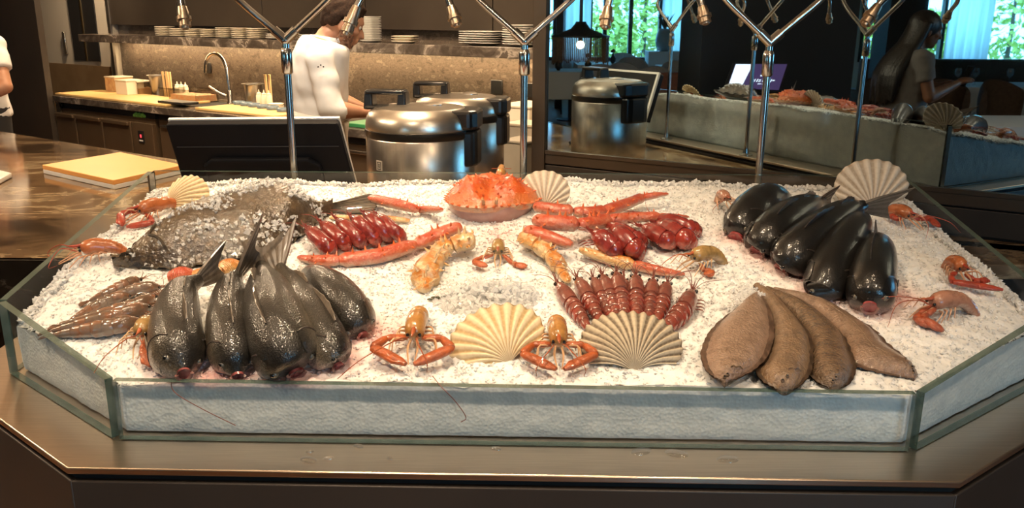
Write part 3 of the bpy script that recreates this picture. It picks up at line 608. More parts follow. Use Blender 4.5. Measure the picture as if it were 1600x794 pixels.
turbot, tat, tun = flat('turbot', 'large mottled brown turbot strewn with ice, back left', TP, .060, .004, TURB, TFIN, 'fish', dzr=.034, finw=.12, ruff=.006)
e0 = tat(0, 12, -.012); mb = MB(); vs = []; fs = []
TA, TB_ = ice(579, 334, .012), ice(577, 303, .020); r0, r1 = tat(0, 4, -.008), tat(0, 20, -.008)
for k in range(15):
    q = k / 14; a = r0 * (1 - q) + r1 * q; b = TA * (1 - q) + TB_ * q + np.array((.012 * math.sin(PI * q) + (.004 if k % 2 else 0), 0, 0)); w = .0018 if k % 2 else .0010
    for j in range(4):
        p = a + (b - a) * j / 3; vs += [p + tun * w, p - tun * w]
for k in range(14):
    for j in range(3):
        a = (k * 4 + j) * 2; b = ((k + 1) * 4 + j) * 2; fs += [(a, b, b + 2, a + 2), (a + 1, a + 3, b + 3, b + 1)]
    a = (k * 4 + 3) * 2; b = ((k + 1) * 4 + 3) * 2; fs.append((a, b, b + 1, a + 1))
MB().add(vs, fs).build('tail_fin', TFIN, turbot, smooth=False, world=True)
for i, j in ((41, 9), (40, 15)):
    e = MB().ball(tat(i, j, -.001), .007).build('eye', TURB, turbot, world=True); MB().ball(tat(i, j, .003), .0042).build('pupil', PUPIL, e)
MB().tube(cr([tat(45, 14, -.003), tat(43, 7, .001), tat(42, 4, -.004)], 12), .0025, 6).build('mouth', PUPIL, turbot, world=True)
MB().tube(cr([tat(36 - abs(q) // 3, 12 + q, .0015) for q in range(-9, 10, 3)], 24), .0028, 6).build('gill_edge', TFIN, turbot, world=True)
# fin rays on the turbot's fringe
for ja in (2, 22):
    mb = MB()
    for i in range(5, 34, 1):
        a = tat(i, ja, .0); b = tat(min(45, i), 0 if ja < 12 else 24, .0008); mb.tube([a, (a + b) / 2, b], [.0008, .0007, .0004], 4)
    mb.build('fin_rays', TFIN, turbot, world=True)
# loose ice on the turbot and on the pale sole
P_ = []
for _ in range(1500):
    i = int(np.clip(random.gauss(19, 7), 4, 40)); j = int(np.clip(random.gauss(8.5, 5), 1, 21)); 
    if noise.noise((i * .22, j * .3, 4.4)) < -.12: continue
    P_.append(tat(i, j, random.uniform(.0, .005)) + np.array((random.uniform(-.009, .009), random.uniform(-.009, .009), 0)))
for _ in range(260): 
    q = ice(random.gauss(1165, 12), random.gauss(462, 7), .03); P_.append(q)
v_, f_ = chips(np.array(P_), rng.uniform(.002, .0055, len(P_))); o5 = ice_obj('scattered_ice_chips', v_, f_, ICEC); tag(o5, 'loose clear ice chips scattered over the turbot and pale sole', 'ice', kind='stuff')

# ------------------------------------------------------------------ scallop shells
def mat_shell(name, ridge, groove, ring):
    m = bpy.data.materials.new(name); m.use_nodes = True; nt = m.node_tree; L = nt.links; b = nt.nodes['Principled BSDF']
    at = nd(nt, 'ShaderNodeAttribute'); at.attribute_name = 'uvp'; sx = nd(nt, 'ShaderNodeSeparateXYZ'); L.new(at.outputs['Vector'], sx.inputs[0]); tc = nd(nt, 'ShaderNodeTexCoord')
    n = nd(nt, 'ShaderNodeTexNoise'); n.inputs['Scale'].default_value = 90; n.inputs['Detail'].default_value = 5; L.new(tc.outputs['Object'], n.inputs['Vector'])
    a = nd(nt, 'ShaderNodeMath', operation='MULTIPLY_ADD'); a.inputs[1].default_value = .7; L.new(n.outputs['Fac'], a.inputs[0]); s_ = nd(nt, 'ShaderNodeMath', operation='SUBTRACT'); s_.inputs[1].default_value = .35; L.new(sx.outputs['Z'], s_.inputs[0]); L.new(s_.outputs[0], a.inputs[2])
    r = nd(nt, 'ShaderNodeValToRGB'); e = r.color_ramp.elements; e[0].position = .1; e[0].color = (*groove, 1); e[1].position = .6; e[1].color = (*ridge, 1); L.new(a.outputs[0], r.inputs[0])
    w = nd(nt, 'ShaderNodeMath', operation='SINE'); k = nd(nt, 'ShaderNodeMath', operation='MULTIPLY'); k.inputs[1].default_value = 55; L.new(sx.outputs['X'], k.inputs[0]); L.new(k.outputs[0], w.inputs[0])
    g = nd(nt, 'ShaderNodeMath', operation='GREATER_THAN'); g.inputs[1].default_value = .55; L.new(w.outputs[0], g.inputs[0]); g2 = nd(nt, 'ShaderNodeMath', operation='MULTIPLY'); g2.inputs[1].default_value = .28; L.new(g.outputs[0], g2.inputs[0])
    mx = nd(nt, 'ShaderNodeMix', data_type='RGBA'); L.new(g2.outputs[0], mx.inputs[0]); L.new(r.outputs[0], mx.inputs[6]); mx.inputs[7].default_value = (*ring, 1); L.new(mx.outputs[2], b.inputs['Base Color'])
    b.inputs['Roughness'].default_value = .5; return m
SH_C = mat_shell('cream_shell', (.70, .58, .38), (.42, .29, .14), (.60, .45, .26)); SH_G = mat_shell('grey_ribbed_shell', (.52, .44, .32), (.13, .10, .07), (.36, .29, .20)); SH_W = mat_shell('pale_shell', (.62, .53, .42), (.36, .28, .20), (.52, .42, .31))
SH_E = mat('shell_ear', (.62, .52, .38), (.45, .36, .25), 60, rough=.55)
def shell(label, hinge, axis, normal, Rr, m, ribs=15, dome=.32, wide=1.0):
    ax = nrm(axis); nz = nrm(np.array(normal) - ax * np.dot(normal, ax)); sx = np.cross(ax, nz); H = np.array(hinge); th = thing('scallop_shell', label, 'shell', H, group='scallop shells on the ice')
    na, nr_ = ribs * 8 + 1, 22; A0 = R(76); vs = []; uv = []
    for i in range(nr_):
        r = (i / (nr_ - 1)); 
        for k in range(na):
            q = -1 + 2 * k / (na - 1); a = A0 * q; rb = .5 + .5 * math.cos(2 * PI * ribs * (k / (na - 1)))
            rad = Rr * r * (1.0 - .46 * abs(q) ** 2.4 + .018 * rb * (r > .9)); w = 1.02 * wide
            z = Rr * dome * (math.sin(PI * (.06 + .86 * r ** .75)) * .9 + .1) * (1 - .55 * abs(q) ** 2.2) * (1 if r > .02 else .6) + Rr * .042 * (rb - .5) * min(1, r * 1.5) * (1 - .5 * abs(q) ** 4)
            vs.append(H + sx * rad * math.sin(a) * w + ax * rad * math.cos(a) + nz * z); uv.append((r, k / (na - 1), rb))
    fs = [(i * na + k, i * na + k + 1, (i + 1) * na + k + 1, (i + 1) * na + k) for i in range(nr_ - 1) for k in range(na - 1)]
    o = MB().add(vs, fs, uv).build('valve', m, th, world=True); s_ = o.modifiers.new('solid', 'SOLIDIFY'); s_.thickness = .0028; s_.offset = -1
    for sg in (-1, 1):
        c = H + nz * Rr * .05; MB().slab([c - ax * Rr * .03, c + sx * sg * Rr * .36 - ax * Rr * .02, c + sx * sg * Rr * .30 + ax * Rr * .16, c + sx * sg * Rr * .12 + ax * Rr * .2], nz, .003).build('shell_ear', SH_E, th, world=True)
    return th
shell('cream scallop shell lying in front of the clear ice mound', ice(797, 572, -.010), (-.22, .40, .26), (-.15, -.6, 1), .108, SH_C, 14, wide=1.05)
shell('grey ribbed scallop shell below the fan of red prawns', ice(990, 586, -.012), (0, .40, .24), (0, -.6, 1), .110, SH_G, 19, wide=1.05)
shell('ivory scallop shell lying on its side behind the turbot', ice(268, 326, .0), (.80, .20, .42), (-.25, -.85, .6), .092, SH_C, 15, wide=.92)
shell('white scallop shell standing up behind the crab', ice(850, 325, .0), (0, .30, .9), (0, -.9, .3), .078, SH_W, 12, wide=1.05, dome=.2)
shell('white scallop shell standing in the back right corner', ice(1360, 326, .0), (0, .25, .9), (-.1, -.9, .25), .108, SH_W, 13, wide=1.1, dome=.2)

# ------------------------------------------------------------------ prawns
def shrimp_mats(tag_, c0, c1, c2, belly):
    return (mat_uv(tag_ + '_carapace', [(0, belly), (.35, c1), (.7, c0), (1, c0)], .25, 90, .5, .6, .15, 300, mottle=c2, mscale=60),
            mat_uv(tag_ + '_abdomen', [(0, belly), (.3, c1), (.65, c1), (1, c0)], .2, 90, .5, .65, .1, 300, mottle=c2, mscale=45), mat(tag_ + '_limb', c0, c2, 120, rough=.3, coat=.4))
RED = shrimp_mats('red_prawn', (.22, .026, .020), (.34, .042, .026), (.15, .018, .015), (.46, .10, .06)); FANP = shrimp_mats('rosy_prawn', (.20, .060, .042), (.29, .045, .030), (.14, .050, .038), (.38, .11, .075))
GREY = shrimp_mats('grey_prawn', (.115, .070, .046), (.19, .145, .115), (.24, .105, .055), (.24, .21, .19))
PW = [(0, .10), (.05, .30), (.12, .62), (.22, .92), (.34, 1.0), (.42, .96), (.5, .98), (.62, .92), (.75, .76), (.87, .54), (.96, .34), (1, .24)]
def prawn(label, keys, hw, mats, group, eyes=True, ant=2, legs=5, rost=True, upv=(0, 0, 1), fan=True, tall=1.15, cara=.42, alen=1.0):
    """keys run from the head tip to the tail: pixel x, y, height of the axis above the ice"""
    K = [ice(a, b, max(c, 0)) + np.array((0, 0, min(c, 0))) for a, b, c in keys]; N = 60; P = cr(K, N); tt = np.linspace(0, 1, N); W = prof(PW, tt) * hw; H = W * tall; th = thing('prawn', label, 'prawn', K[0] - np.array((0, 0, keys[0][2])), group=group)
    ic = int(N * cara); MB().loft(P[:ic + 2], W[:ic + 2], H[:ic + 2], H[:ic + 2] * .9, 16, upv, (1, 1)).build('carapace', mats[0], th, world=True)
    mb = MB(); cuts = np.linspace(ic, N - 1, 7).astype(int)
    for s_ in range(6):
        a, b = cuts[s_], min(N - 1, cuts[s_ + 1] + 2); m = b - a + 1; k = np.concatenate([np.linspace(.86, 1.08, m - 1), [.98]]); mb.loft(P[a:b + 1], W[a:b + 1] * k, H[a:b + 1] * k, H[a:b + 1] * k * .9, 16, upv, (1, 1))
    mb.build('abdomen', mats[1], th, world=True)
    T = nrm(P[0] - P[3]); sd = nrm(np.cross(T, upv)); u = np.cross(sd, T)
    if rost: MB().loft([P[2] + u * H[2] * .6, P[0] + T * hw * .5 + u * hw * .15, P[0] + T * hw * 1.3 + u * hw * .45], [hw * .16, hw * .1, hw * .02], [hw * .3, hw * .16, hw * .02], None, 6, upv).build('rostrum', mats[2], th, world=True)
    if eyes:
        for sg in (-1, 1): MB().ball(P[4] + sd * sg * W[4] * 1.15 + u * H[4] * .35, hw * .24, 8, 6).build('eye', PUPIL, th, world=True)
    if ant:
        mb = MB()
        for k in range(ant * 2):
            sg = -1 if k % 2 else 1; L_ = hw * random.uniform(2.5, 6) * alen; q = P[1] + sd * sg * W[2] * .4; d = nrm(T + sd * sg * random.uniform(.0, .7) + np.array((0, 0, random.uniform(-.1, .25))))
            e = q + d * L_; mb.tube(cr([q, q + d * L_ * .5 + np.array((0, 0, .004)), e + sd * sg * L_ * .25], 8), np.linspace(.0009, .00035, 8), 4)
        mb.build('antennae', mats[2], th, world=True)
    if legs:
        mb = MB()
        for k in range(legs):
            i = 8 + k * 3
            for sg in (-1, 1):
                q = P[i] - u * H[i] * .5 + sd * sg * W[i] * .5; mb.tube(cr([q, q + sd * sg * hw * .9 - u * hw * .1 + T * hw * .3, q + sd * sg * hw * 1.1 - u * hw * .7 + T * hw * 1.0], 6), np.linspace(.0016, .0006, 6), 4)
        mb.build('legs', mats[2], th, world=True)
    if fan:
        Tt = nrm(P[-1] - P[-4]); sd2 = nrm(np.cross(Tt, upv)); u2 = np.cross(sd2, Tt); mb = MB()
        for k in (-2, -1, 0, 1, 2):
            d = nrm(Tt + sd2 * k * .28); e = P[-1] + d * hw * 1.5; mb.slab([P[-1] - sd2 * hw * .1, P[-1] + sd2 * hw * .1, e + sd2 * hw * .28, e + d * hw * .25, e - sd2 * hw * .28], u2, .0016)
        mb.build('tail_fan', mats[2], th, smooth=False, world=True)
    return th
FG = 'red prawns fanned out above the grey shell'
for h, t, w, z, lab in (((869, 440), (922, 518), 13, .012, 'leftmost prawn of the fan, lying lowest'), ((900, 432), (942, 512), 13, .014, 'second prawn from the left in the fan'), ((925, 432), (958, 505), 12, .014, 'third prawn from the left in the fan'),
                        ((940, 428), (968, 505), 13, .017, 'fourth prawn from the left in the fan'), ((962, 424), (978, 505), 14, .019, 'middle prawn of the fan, tallest head'), ((975, 434), (984, 500), 10, .012, 'small prawn tucked behind the middle of the fan'),
                        ((993, 428), (995, 505), 14, .018, 'prawn just right of the fan middle with dark eye'), ((1021, 435), (1012, 505), 13, .016, 'fourth prawn from the right end of the fan, both black eyes showing'), ((1044, 440), (1025, 508), 13, .014, 'next to last prawn at the right of the fan')):
    mx = (h[0] * .5 + t[0] * .5, h[1] * .5 + t[1] * .5); prawn(lab, [(*h, z + .006), (*mx, z), (*t, z - .006)], w / 1332 * 1.45, FANP, FG, legs=0, alen=.8)
prawn('plump curved prawn at the right end of the fan', [(1083, 452, .016), (1072, 478, .017), (1055, 500, .014), (1028, 522, .008)], .0165, FANP, FG, legs=4)
LG = 'red prawns curled in a row beside the turbot tail'
for k, (x, y, lab) in enumerate(((512, 386, 'leftmost curled red prawn of the row, lowest and roundest'), (535, 378, 'second curled red prawn of the row from the left'), (560, 374, 'third curled red prawn of the row from the left'), (582, 369, 'fourth curled red prawn of the row'), (602, 364, 'fifth curled red prawn of the row'), (622, 366, 'rightmost curled red prawn of the row, slimmest'))):
    prawn(lab, [(x - 36, y - 32, .034), (x - 20, y - 18, .034), (x - 4, y - 3, .026), (x + 6, y + 7, .008), (x + 1, y + 10, -.018)], .0155 if k < 5 else .013, RED, LG, eyes=False, ant=1, legs=0, fan=False, cara=.5, alen=.5)
RG = 'red prawns heaped beside the crab legs'
for x, y, dx, dy, w, lab in ((965, 396, -28, -30, .0185, 'lower left curled prawn of the heap by the long crab legs'), (997, 396, -30, -36, .019, 'second curled prawn of the heap by the long crab legs'), (1004, 380, -40, -28, .014, 'prawn lying behind the two lower left prawns of the heap'),
                             (1050, 381, -34, -24, .017, 'prawn in the middle of the heap by the long crab legs'), (1078, 380, -38, -28, .020, 'largest prawn of the heap with rounded tail'), (1088, 362, -45, -20, .016, 'uppermost prawn at the right end of the heap')):
    prawn(lab, [(x + dx * 1.5, y + dy * 1.1, .024), (x + dx * .9, y + dy * .75, .028), (x + dx * .35, y + dy * .3, .026), (x, y, .010), (x - 2, y + 3, -.016)], w, RED, RG, eyes=False, ant=2, legs=3, fan=False, cara=.45)
TG = 'grey brown prawns lying side by side, far left'
for a, m, b, z, w, lab in (((254, 449), (215, 452), (150, 476), .012, .0115, 'grey prawn reaching farthest right, orange head tip'), ((221, 437), (195, 447), (140, 470), .012, .0125, 'brown prawn uppermost of the grey prawns'), ((208, 462), (170, 470), (110, 500), .008, .012, 'brown striped prawn half sunk in ice between the grey ones'),
                        ((246, 462), (205, 480), (95, 508), .016, .0135, 'long grey blue prawn in the middle of its group'), ((238, 477), (185, 494), (82, 517), .018, .0145, 'bluish grey prawn with dark eye second from the front'), ((222, 499), (170, 512), (84, 524), .014, .0155, 'broad banded prawn nearest the left glass')):
    prawn(lab, [(*a, z), (*m, z + .003), (*b, z - .004)], w * .86, GREY, TG, legs=4, ant=1, alen=1.2)

# ------------------------------------------------------------------ langoustines
def lang_mats(t, body, claw, belly=(.62, .42, .26)):
    return (mat_uv(t + '_shell', [(0, belly), (.4, body), (1, body)], .25, 80, .3, .5, .12, 260, mottle=tuple(c * .68 for c in body), mscale=70), mat(t + '_claw', claw, tuple(c * .62 for c in claw), 90, rough=.35, coat=.35, bump=.5, bscale=260), mat(t + '_leg', tuple(.5 * a + .5 * b for a, b in zip(body, (.7, .45, .28))), rough=.35, coat=.3))
LA = lang_mats('amber_langoustine', (.42, .20, .055), (.44, .095, .022)); LO = lang_mats('orange_langoustine', (.42, .125, .042), (.42, .050, .022)); LB = lang_mats('tan_langoustine', (.36, .22, .08), (.48, .115, .04)); LP = lang_mats('pink_langoustine', (.42, .20, .13), (.44, .10, .045), (.5, .33, .25))
def langoustine(label, px, py, ang, sc, m, claws, lift=0.0, curl=0.0, pitch=0.0, ant=((-.5, 1.0), (.5, 1.0)), legs=True, short=1.0):
    """local frame: head at the origin looking along -y, x to its left as seen from the front, z up"""
    o = ice(px, py, 0.0); a = R(ang); ca, sa = math.cos(a), math.sin(a)
    def M(x, y, z):
        x, y, z = x * sc, y * sc, z * sc; y, z = y * math.cos(pitch) - z * math.sin(pitch), y * math.sin(pitch) + z * math.cos(pitch)
        q = np.array((o[0] + x * ca - y * sa, o[1] + x * sa + y * ca, 0)); q[2] = o[2] + .155 * (q[1] - o[1]) + z + lift; return q
    th = thing('langoustine', label, 'langoustine', o, group='langoustines on the ice'); uq = nrm(M(0, 0, 1) - M(0, 0, 0)); s2 = sc
    yy = np.linspace(-.004, .052, 14) * short; P = [M(0, y, .019 + .004 * math.sin(PI * i / 13)) for i, y in enumerate(yy)]
    W = prof([(0, .50), (.08, .78), (.25, .96), (.6, 1.0), (1, 1.02)], np.linspace(0, 1, 14)) * .0135 * s2
    MB().loft(P, W, W * 1.12, W * .9, 18, uq).build('carapace', m[0], th, world=True)
    MB().loft([M(0, .012, .031), M(0, -.010, .029), M(0, -.026, .032)], np.array([.004, .003, .0006]) * s2, np.array([.004, .0025, .0006]) * s2, None, 8, uq).build('rostrum', m[1], th, world=True)
    mb = MB(); n = 7
    for k in range(n):
        y0, y1 = (.050 + .0105 * k) * short, (.050 + .0105 * (k + 1) + .003) * short; q0, q1 = k / n, (k + 1) / n; f = lambda q: .020 - curl * .055 * q ** 2
        w0, w1 = .0134 * (1 - .40 * q0) * s2, .0139 * (1 - .40 * q1) * s2; mb.loft([M(0, y0, f(q0)), M(0, (y0 + y1) / 2, f((q0 + q1) / 2)), M(0, y1, f(q1))], [w0 * .97, w0 * 1.0, w1 * 1.04], [w0, w0 * 1.04, w1 * 1.05], [w0 * .8, w0 * .85, w1 * .8], 16, uq)
    mb.build('abdomen', m[0], th, world=True)
    if curl < .6:
        mb = MB(); c = M(0, .124 * short, .018 - curl * .055); nvv = uq
        for k in (-2, -1, 0, 1, 2):
            e = M(.011 * k, (.146 - .003 * abs(k)) * short, .014 - curl * .06); e0 = M(.011 * k - .005, (.143 - .003 * abs(k)) * short, .014 - curl * .06); e1 = M(.011 * k + .005, (.143 - .003 * abs(k)) * short, .014 - curl * .06); mb.slab([c + (e0 - e) * .3, c + (e1 - e) * .3, e1, e, e0], nvv, .0016)
        mb.build('tail_fan', m[1], th, smooth=False, world=True)
    for sg in (-1, 1): MB().ball(M(sg * .0074, -.006, .023), np.array((.0023, .0022, .0028)) * s2, 10, 7).build('eye', PUPIL, th, world=True)
    for pts in claws:
        q = [M(*p) for p in pts]; r = np.array([.0046, .0056, .0072, .0074]) * s2
        arm = MB()
        for i in range(len(q) - 2):
            c0, c1 = q[i], q[i + 1]; arm.loft([c0, c0 * .85 + c1 * .15, c0 * .2 + c1 * .8, c1], np.array([.6, .85, 1.1, .8]) * r[min(i, 3)], np.array([.6, .85, 1.1, .8]) * r[min(i, 3)], None, 10, (.1, .2, 1))
        ar = arm.build('claw_arm', m[1], th, world=True)
        a0, a1 = q[-2], q[-1]; d = a1 - a0; sd = nrm(np.cross(d, uq)); wv = np.array([.75, 1.0, 1.08, 1.06, .92, .45]) * .0074 * s2
        cm = MB().loft([a0 + d * k for k in (0, .12, .35, .55, .8, 1.0)], wv, wv * .75, None, 12, uq)
        cm.loft([a0 + d * .5 + sd * .006 * s2, a0 + d * .72 + sd * .0075 * s2, a0 + d * .99 + sd * .002 * s2], np.array([.0034, .0030, .0008]) * s2, np.array([.0034, .003, .0008]) * s2, None, 8, uq)
        for k in np.linspace(.1, .9, 8): cm.cone(a0 + d * k - sd * .0062 * s2 * (1 - .5 * k), -sd + uq * .5, .0012 * s2, .003 * s2, 4)
        cm.build('claw', m[1], ar)
    if legs:
        mb = MB()
        for k in range(4):
            for sg in (-1, 1):
                y = .004 + .010 * k; mb.tube(cr([M(sg * .009, y, .012), M(sg * (.026 - .002 * k), y - .012, .018), M(sg * (.030 - .003 * k), y - .030 + .006 * k, .004)], 8), np.linspace(.0018, .0007, 8) * s2, 5)
        for sg in (-1, 1):                           # mouth parts hanging in front
            mb.tube(cr([M(sg * .004, -.004, .016), M(sg * .006, -.020, .012), M(sg * .003, -.040, .004)], 8), np.linspace(.0020, .0008, 8) * s2, 5)
        mb.build('walking_legs', m[2], th, world=True)
    mb = MB()
    for sx, L_ in ant:
        mb.tube(cr([M(.006 * np.sign(sx), -.010, .022), M(.02 * sx, -.035, .032), M(.06 * sx, -.05 - .02 * L_, .02 * L_ + .008), M(.10 * sx * L_, -.03 - .05 * L_, .006)], 18), np.linspace(.0011, .0004, 18) * s2, 5)
    if ant: mb.build('antennae', m[1], th, world=True)
    return th
DIA = [[(-.010, .004, .014), (-.034, .000, .016), (-.048, -.022, .015), (-.005, -.050, .010)], [(.010, .004, .014), (.034, .000, .016), (.048, -.022, .015), (.005, -.050, .010)]]
langoustine('amber langoustine with claws closed in a diamond, left of the cream shell', 648, 553, 0, 1.22, LA, DIA, lift=.006, short=.74, curl=.55, ant=((-.9, .9), (.35, .6)))
langoustine('amber langoustine with claws closed in a diamond, between the two front shells', 872, 562, 0, 1.12, LA, DIA, lift=.006, short=.74, curl=.55, ant=((-.5, .6), (.5, .6)))
langoustine('tan langoustine right under the crab, small claws apart', 778, 412, 0, .95, LB, [[(-.010, .004, .012), (-.036, -.004, .008), (-.046, -.022, .008), (-.020, -.034, .006)], [(.010, .004, .012), (.030, -.010, .0), (.036, -.024, .004), (.056, -.030, .004)]], lift=.004, ant=(), legs=True, short=.55, curl=.7)
langoustine('amber langoustine with one orange claw, left of the olive bass', 224, 548, 8, 1.05, LB, [[(.004, .0, .012), (.008, -.016, .012), (.008, -.026, .010), (.026, -.062, .004)]], lift=.006, ant=((-.5, .9), (.4, .5)), short=.5, curl=.7)
langoustine('orange langoustine climbing the ice by the left shell, red claws bent', 222, 350, -38, 1.12, LO, [[(-.010, .004, .014), (-.034, -.002, .012), (-.038, -.020, .010), (.004, -.040, .006)], [(.010, .004, .014), (.030, .004, .010), (.040, -.004, .008), (.018, -.040, .006)]], lift=.006, ant=(), short=.75, curl=.5)
langoustine('orange langoustine at the turbot snout, legs hanging', 134, 415, -62, 1.1, LO, [], lift=.008, ant=((-.5, .25), (.5, .25)), short=.58, curl=.6)
langoustine('tan langoustine right of the prawn fan at the crab leg tip', 1083, 425, -58, 1.05, LB, [[(.010, .006, .010), (.022, .004, .004), (.030, .012, .004), (.040, -.002, .004)]], lift=.006, ant=((-.2, .5),), short=.6, curl=.6)
langoustine('small pink langoustine behind the black bass heads', 1134, 330, 5, .80, LP, [], lift=.010, ant=((-.9, .6),), short=.6, curl=.6)
langoustine('orange langoustine upper right with a red claw to its side', 1418, 356, 20, 1.0, LO, [[(.010, .004, .012), (.030, -.002, .010), (.052, -.006, .010), (.044, -.040, .006)], [(-.012, .01, .012), (-.024, .004, .014), (-.026, .016, .014), (-.020, .028, .014)]], lift=.006, ant=((.6, 1.0), (-.3, 1.0)), short=.6, curl=.7)
langoustine('orange langoustine at the right edge, claws crossing its front', 1500, 442, 0, 1.0, LO, [[(-.008, .002, .012), (-.024, -.010, .012), (-.030, -.030, .010), (.048, -.052, .006)], [(.008, .002, .010), (.016, -.014, .006), (.024, -.022, .006), (.040, -.010, .006)]], lift=.006, ant=(), short=.5, curl=.7)
langoustine('pale brown langoustine lying sideways, orange claws to the front right', 1455, 500, -70, 1.1, LP, [[(.004, .0, .014), (.008, -.018, .010), (.016, -.034, .010), (.046, -.024, .004)], [(-.004, .0, .014), (.0, -.024, .008), (.010, -.040, .008), (.030, -.030, .004)]], lift=.006, ant=((-.3, 1.3), (.1, 1.3)), short=.68, curl=.6)
langoustine('amber langoustine peeping over the crab at the back rim', 783, 300, 0, .85, LA, [], lift=.018, ant=((.8, .5),), legs=False, short=.6)

# ------------------------------------------------------------------ king crab
CRB = mat_uv('crab_carapace', [(0, (.52, .33, .20)), (.14, (.50, .15, .045)), (.5, (.52, .085, .016)), (1, (.50, .070, .012))], .25, 60, .2, .7, .9, 140, mottle=(.58, .15, .04), mscale=40)
CRL = mat_uv('crab_leg', [(0, (.66, .52, .40)), (.32, (.60, .36, .25)), (.55, (.46, .095, .040)), (1, (.42, .055, .024))], .28, 60, .35, .6, .8, 180, mottle=(.52, .17, .095), mscale=55)
CRC = mat_uv('crab_claw_cream', [(0, (.78, .62, .40)), (.4, (.64, .42, .19)), (.8, (.54, .22, .045)), (1, (.50, .17, .032))], .28, 50, .7, .6, .7, 180, mottle=(.68, .52, .30), mscale=35)
CRS = mat('crab_spine', (.62, .14, .04), rough=.35); CRU = mat('crab_underside', (.46, .30, .26), (.36, .20, .18), 40, rough=.35, coat=.3); CRT = mat('crab_dark_tip', (.05, .022, .016), rough=.35)
crab = thing('king_crab', 'large orange king crab sitting at the back middle of the ice', 'crab', ice(765, 352))
cc = ice(765, 352, .0) + np.array((0, .095, .048)); cw, cd, chh = .097, .085, .027; cv = []; cu = []; nA, nR = 72, 20
def cara(a, r):
    sc_ = 1 + .07 * math.cos(3 * a + .5) * (r > .2) + .035 * noise.noise((math.cos(a) * 3, math.sin(a) * 3, 2.2)) * r; x, y = cw * r * math.cos(a) * sc_, cd * r * math.sin(a) * sc_
    lob = .016 * math.exp(-((abs(x) - .048) ** 2) / .0007) * math.exp(-((y + .025) ** 2) / .0025) - .010 * math.exp(-(x * x) / .0003) * math.exp(-((y + .06) ** 2) / .0015) + .008 * math.exp(-(x * x + (y - .03) ** 2) / .0008) + .006 * noise.noise((x * 55, y * 55, .7)) + .0025 * noise.noise((x * 150, y * 150, 4))
    z = chh * (1 - r ** 2.3) + lob * (1 - r ** 6) - .010 * (r > .93); return cc + np.array((x, y, z - .155 * 0 + .06 * y))
for i in range(nR + 1):
    r = (i / nR) ** .8
    for k in range(nA): a = 2 * PI * k / nA; cv.append(cara(a, r)); cu.append((r, k / nA, max(0, min(1, (1 - r) * 3.2))))
for k in range(nA):
    a = 2 * PI * k / nA; p = cara(a, 1.0); q = cc + (p - cc) * np.array((.93, .93, 1)) - np.array((0, 0, .012)); cv.append(q); cu.append((1, k / nA, 0))
fs = [(i * nA + k, (i + 1) * nA + k, (i + 1) * nA + (k + 1) % nA, i * nA + (k + 1) % nA) for i in range(nR + 1) for k in range(nA)]
car = MB().add(cv, fs, cu).build('carapace', CRB, crab, world=True, smooth=60)
mb = MB()
for _ in range(95):
    a, r = random.uniform(0, 2 * PI), math.sqrt(random.random()) * .97; p = cara(a, r); d = nrm((p - cc) * np.array((1, 1, 1.2)) + np.array((0, 0, .03))); mb.cone(p - d * .001, d, random.uniform(.0022, .0042), random.uniform(.003, .009), 6)
for k in range(34): a = 2 * PI * k / 34; p = cara(a, .985); mb.cone(p, nrm((math.cos(a), math.sin(a), .25)), .0035, .009, 6)
mb.build('spines', CRS, car)
mb = MB().loft([cc + np.array((x, 0, -.018)) for x in np.linspace(-.085, .085, 9)], np.array([.03, .055, .068, .074, .076, .074, .068, .055, .03]), np.array([.012, .02, .024, .026, .026, .026, .024, .02, .012]), np.array([.02, .04, .055, .06, .06, .06, .055, .04, .02]), 18)
mb.build('underside', CRU, crab, world=True)
for sx in (-.013, .013):
    MB().loft([cc + np.array((sx, -.078, -.006)), cc + np.array((sx * 1.1, -.092, .006)), cc + np.array((sx * 1.1, -.098, .004))], [.004, .003, .001], [.004, .003, .001], None, 8).build('eye_stalk', CRC, crab, world=True)
def crab_leg(name, segs, m, spines=13, tip=None, flat_=.85):
    """segs: list of segments, each a list of (px, py, height, radius)"""
    first = None
    for si, sg in enumerate(segs):
        K = np.array([(*ice(a, b, c), r) for a, b, c, r in sg]); Q = cr(K, 12); w = Q[:, 3] * np.concatenate([[.62, .92], np.linspace(.98, 1.02, 8), [1.12, .7]]); mb = MB().loft(Q[:, :3], w, w * flat_, None, 12)
        mt = m if not (tip and si == len(segs) - 1) else tip
        o = mb.build(name if first is None else 'leg_segment', mt, crab if first is None else first, world=first is None); first = first or o
        if spines:
            sm = MB()
            for _ in range(spines):
                k = random.randint(1, 10); t_ = nrm(Q[k + 1, :3] - Q[k - 1, :3]); sd = nrm(np.cross(t_, (0, 0, 1))); a = random.uniform(-.3, PI + .3); d = sd * math.cos(a) + np.cross(sd, t_) * math.sin(a); sm.cone(Q[k, :3] + d * w[k] * .8, d, Q[k, 3] * .2, Q[k, 3] * random.uniform(.4, .8), 5)
            sm.build('spines', CRS if m is not CRC else CRC, first)
    return first
crab_leg('leg', [[(690, 328, .020, .008), (665, 327, .012, .009), (655, 328, .006, .008)], [(655, 328, .012, .011), (625, 320, .016, .013), (578, 310, .018, .011)]], CRL)
crab_leg('leg', [[(720, 354, .016, .015), (690, 365, .012, .016), (648, 383, .008, .013)], [(648, 382, .010, .016), (590, 400, .014, .017), (530, 407, .012, .015)], [(532, 407, .012, .014), (495, 407, .010, .012), (466, 402, .008, .005)]], CRL, 10)
crab_leg('leg', [[(640, 345, .006, .007), (590, 341, .008, .008), (515, 340, .006, .006)]], CRC, 0)
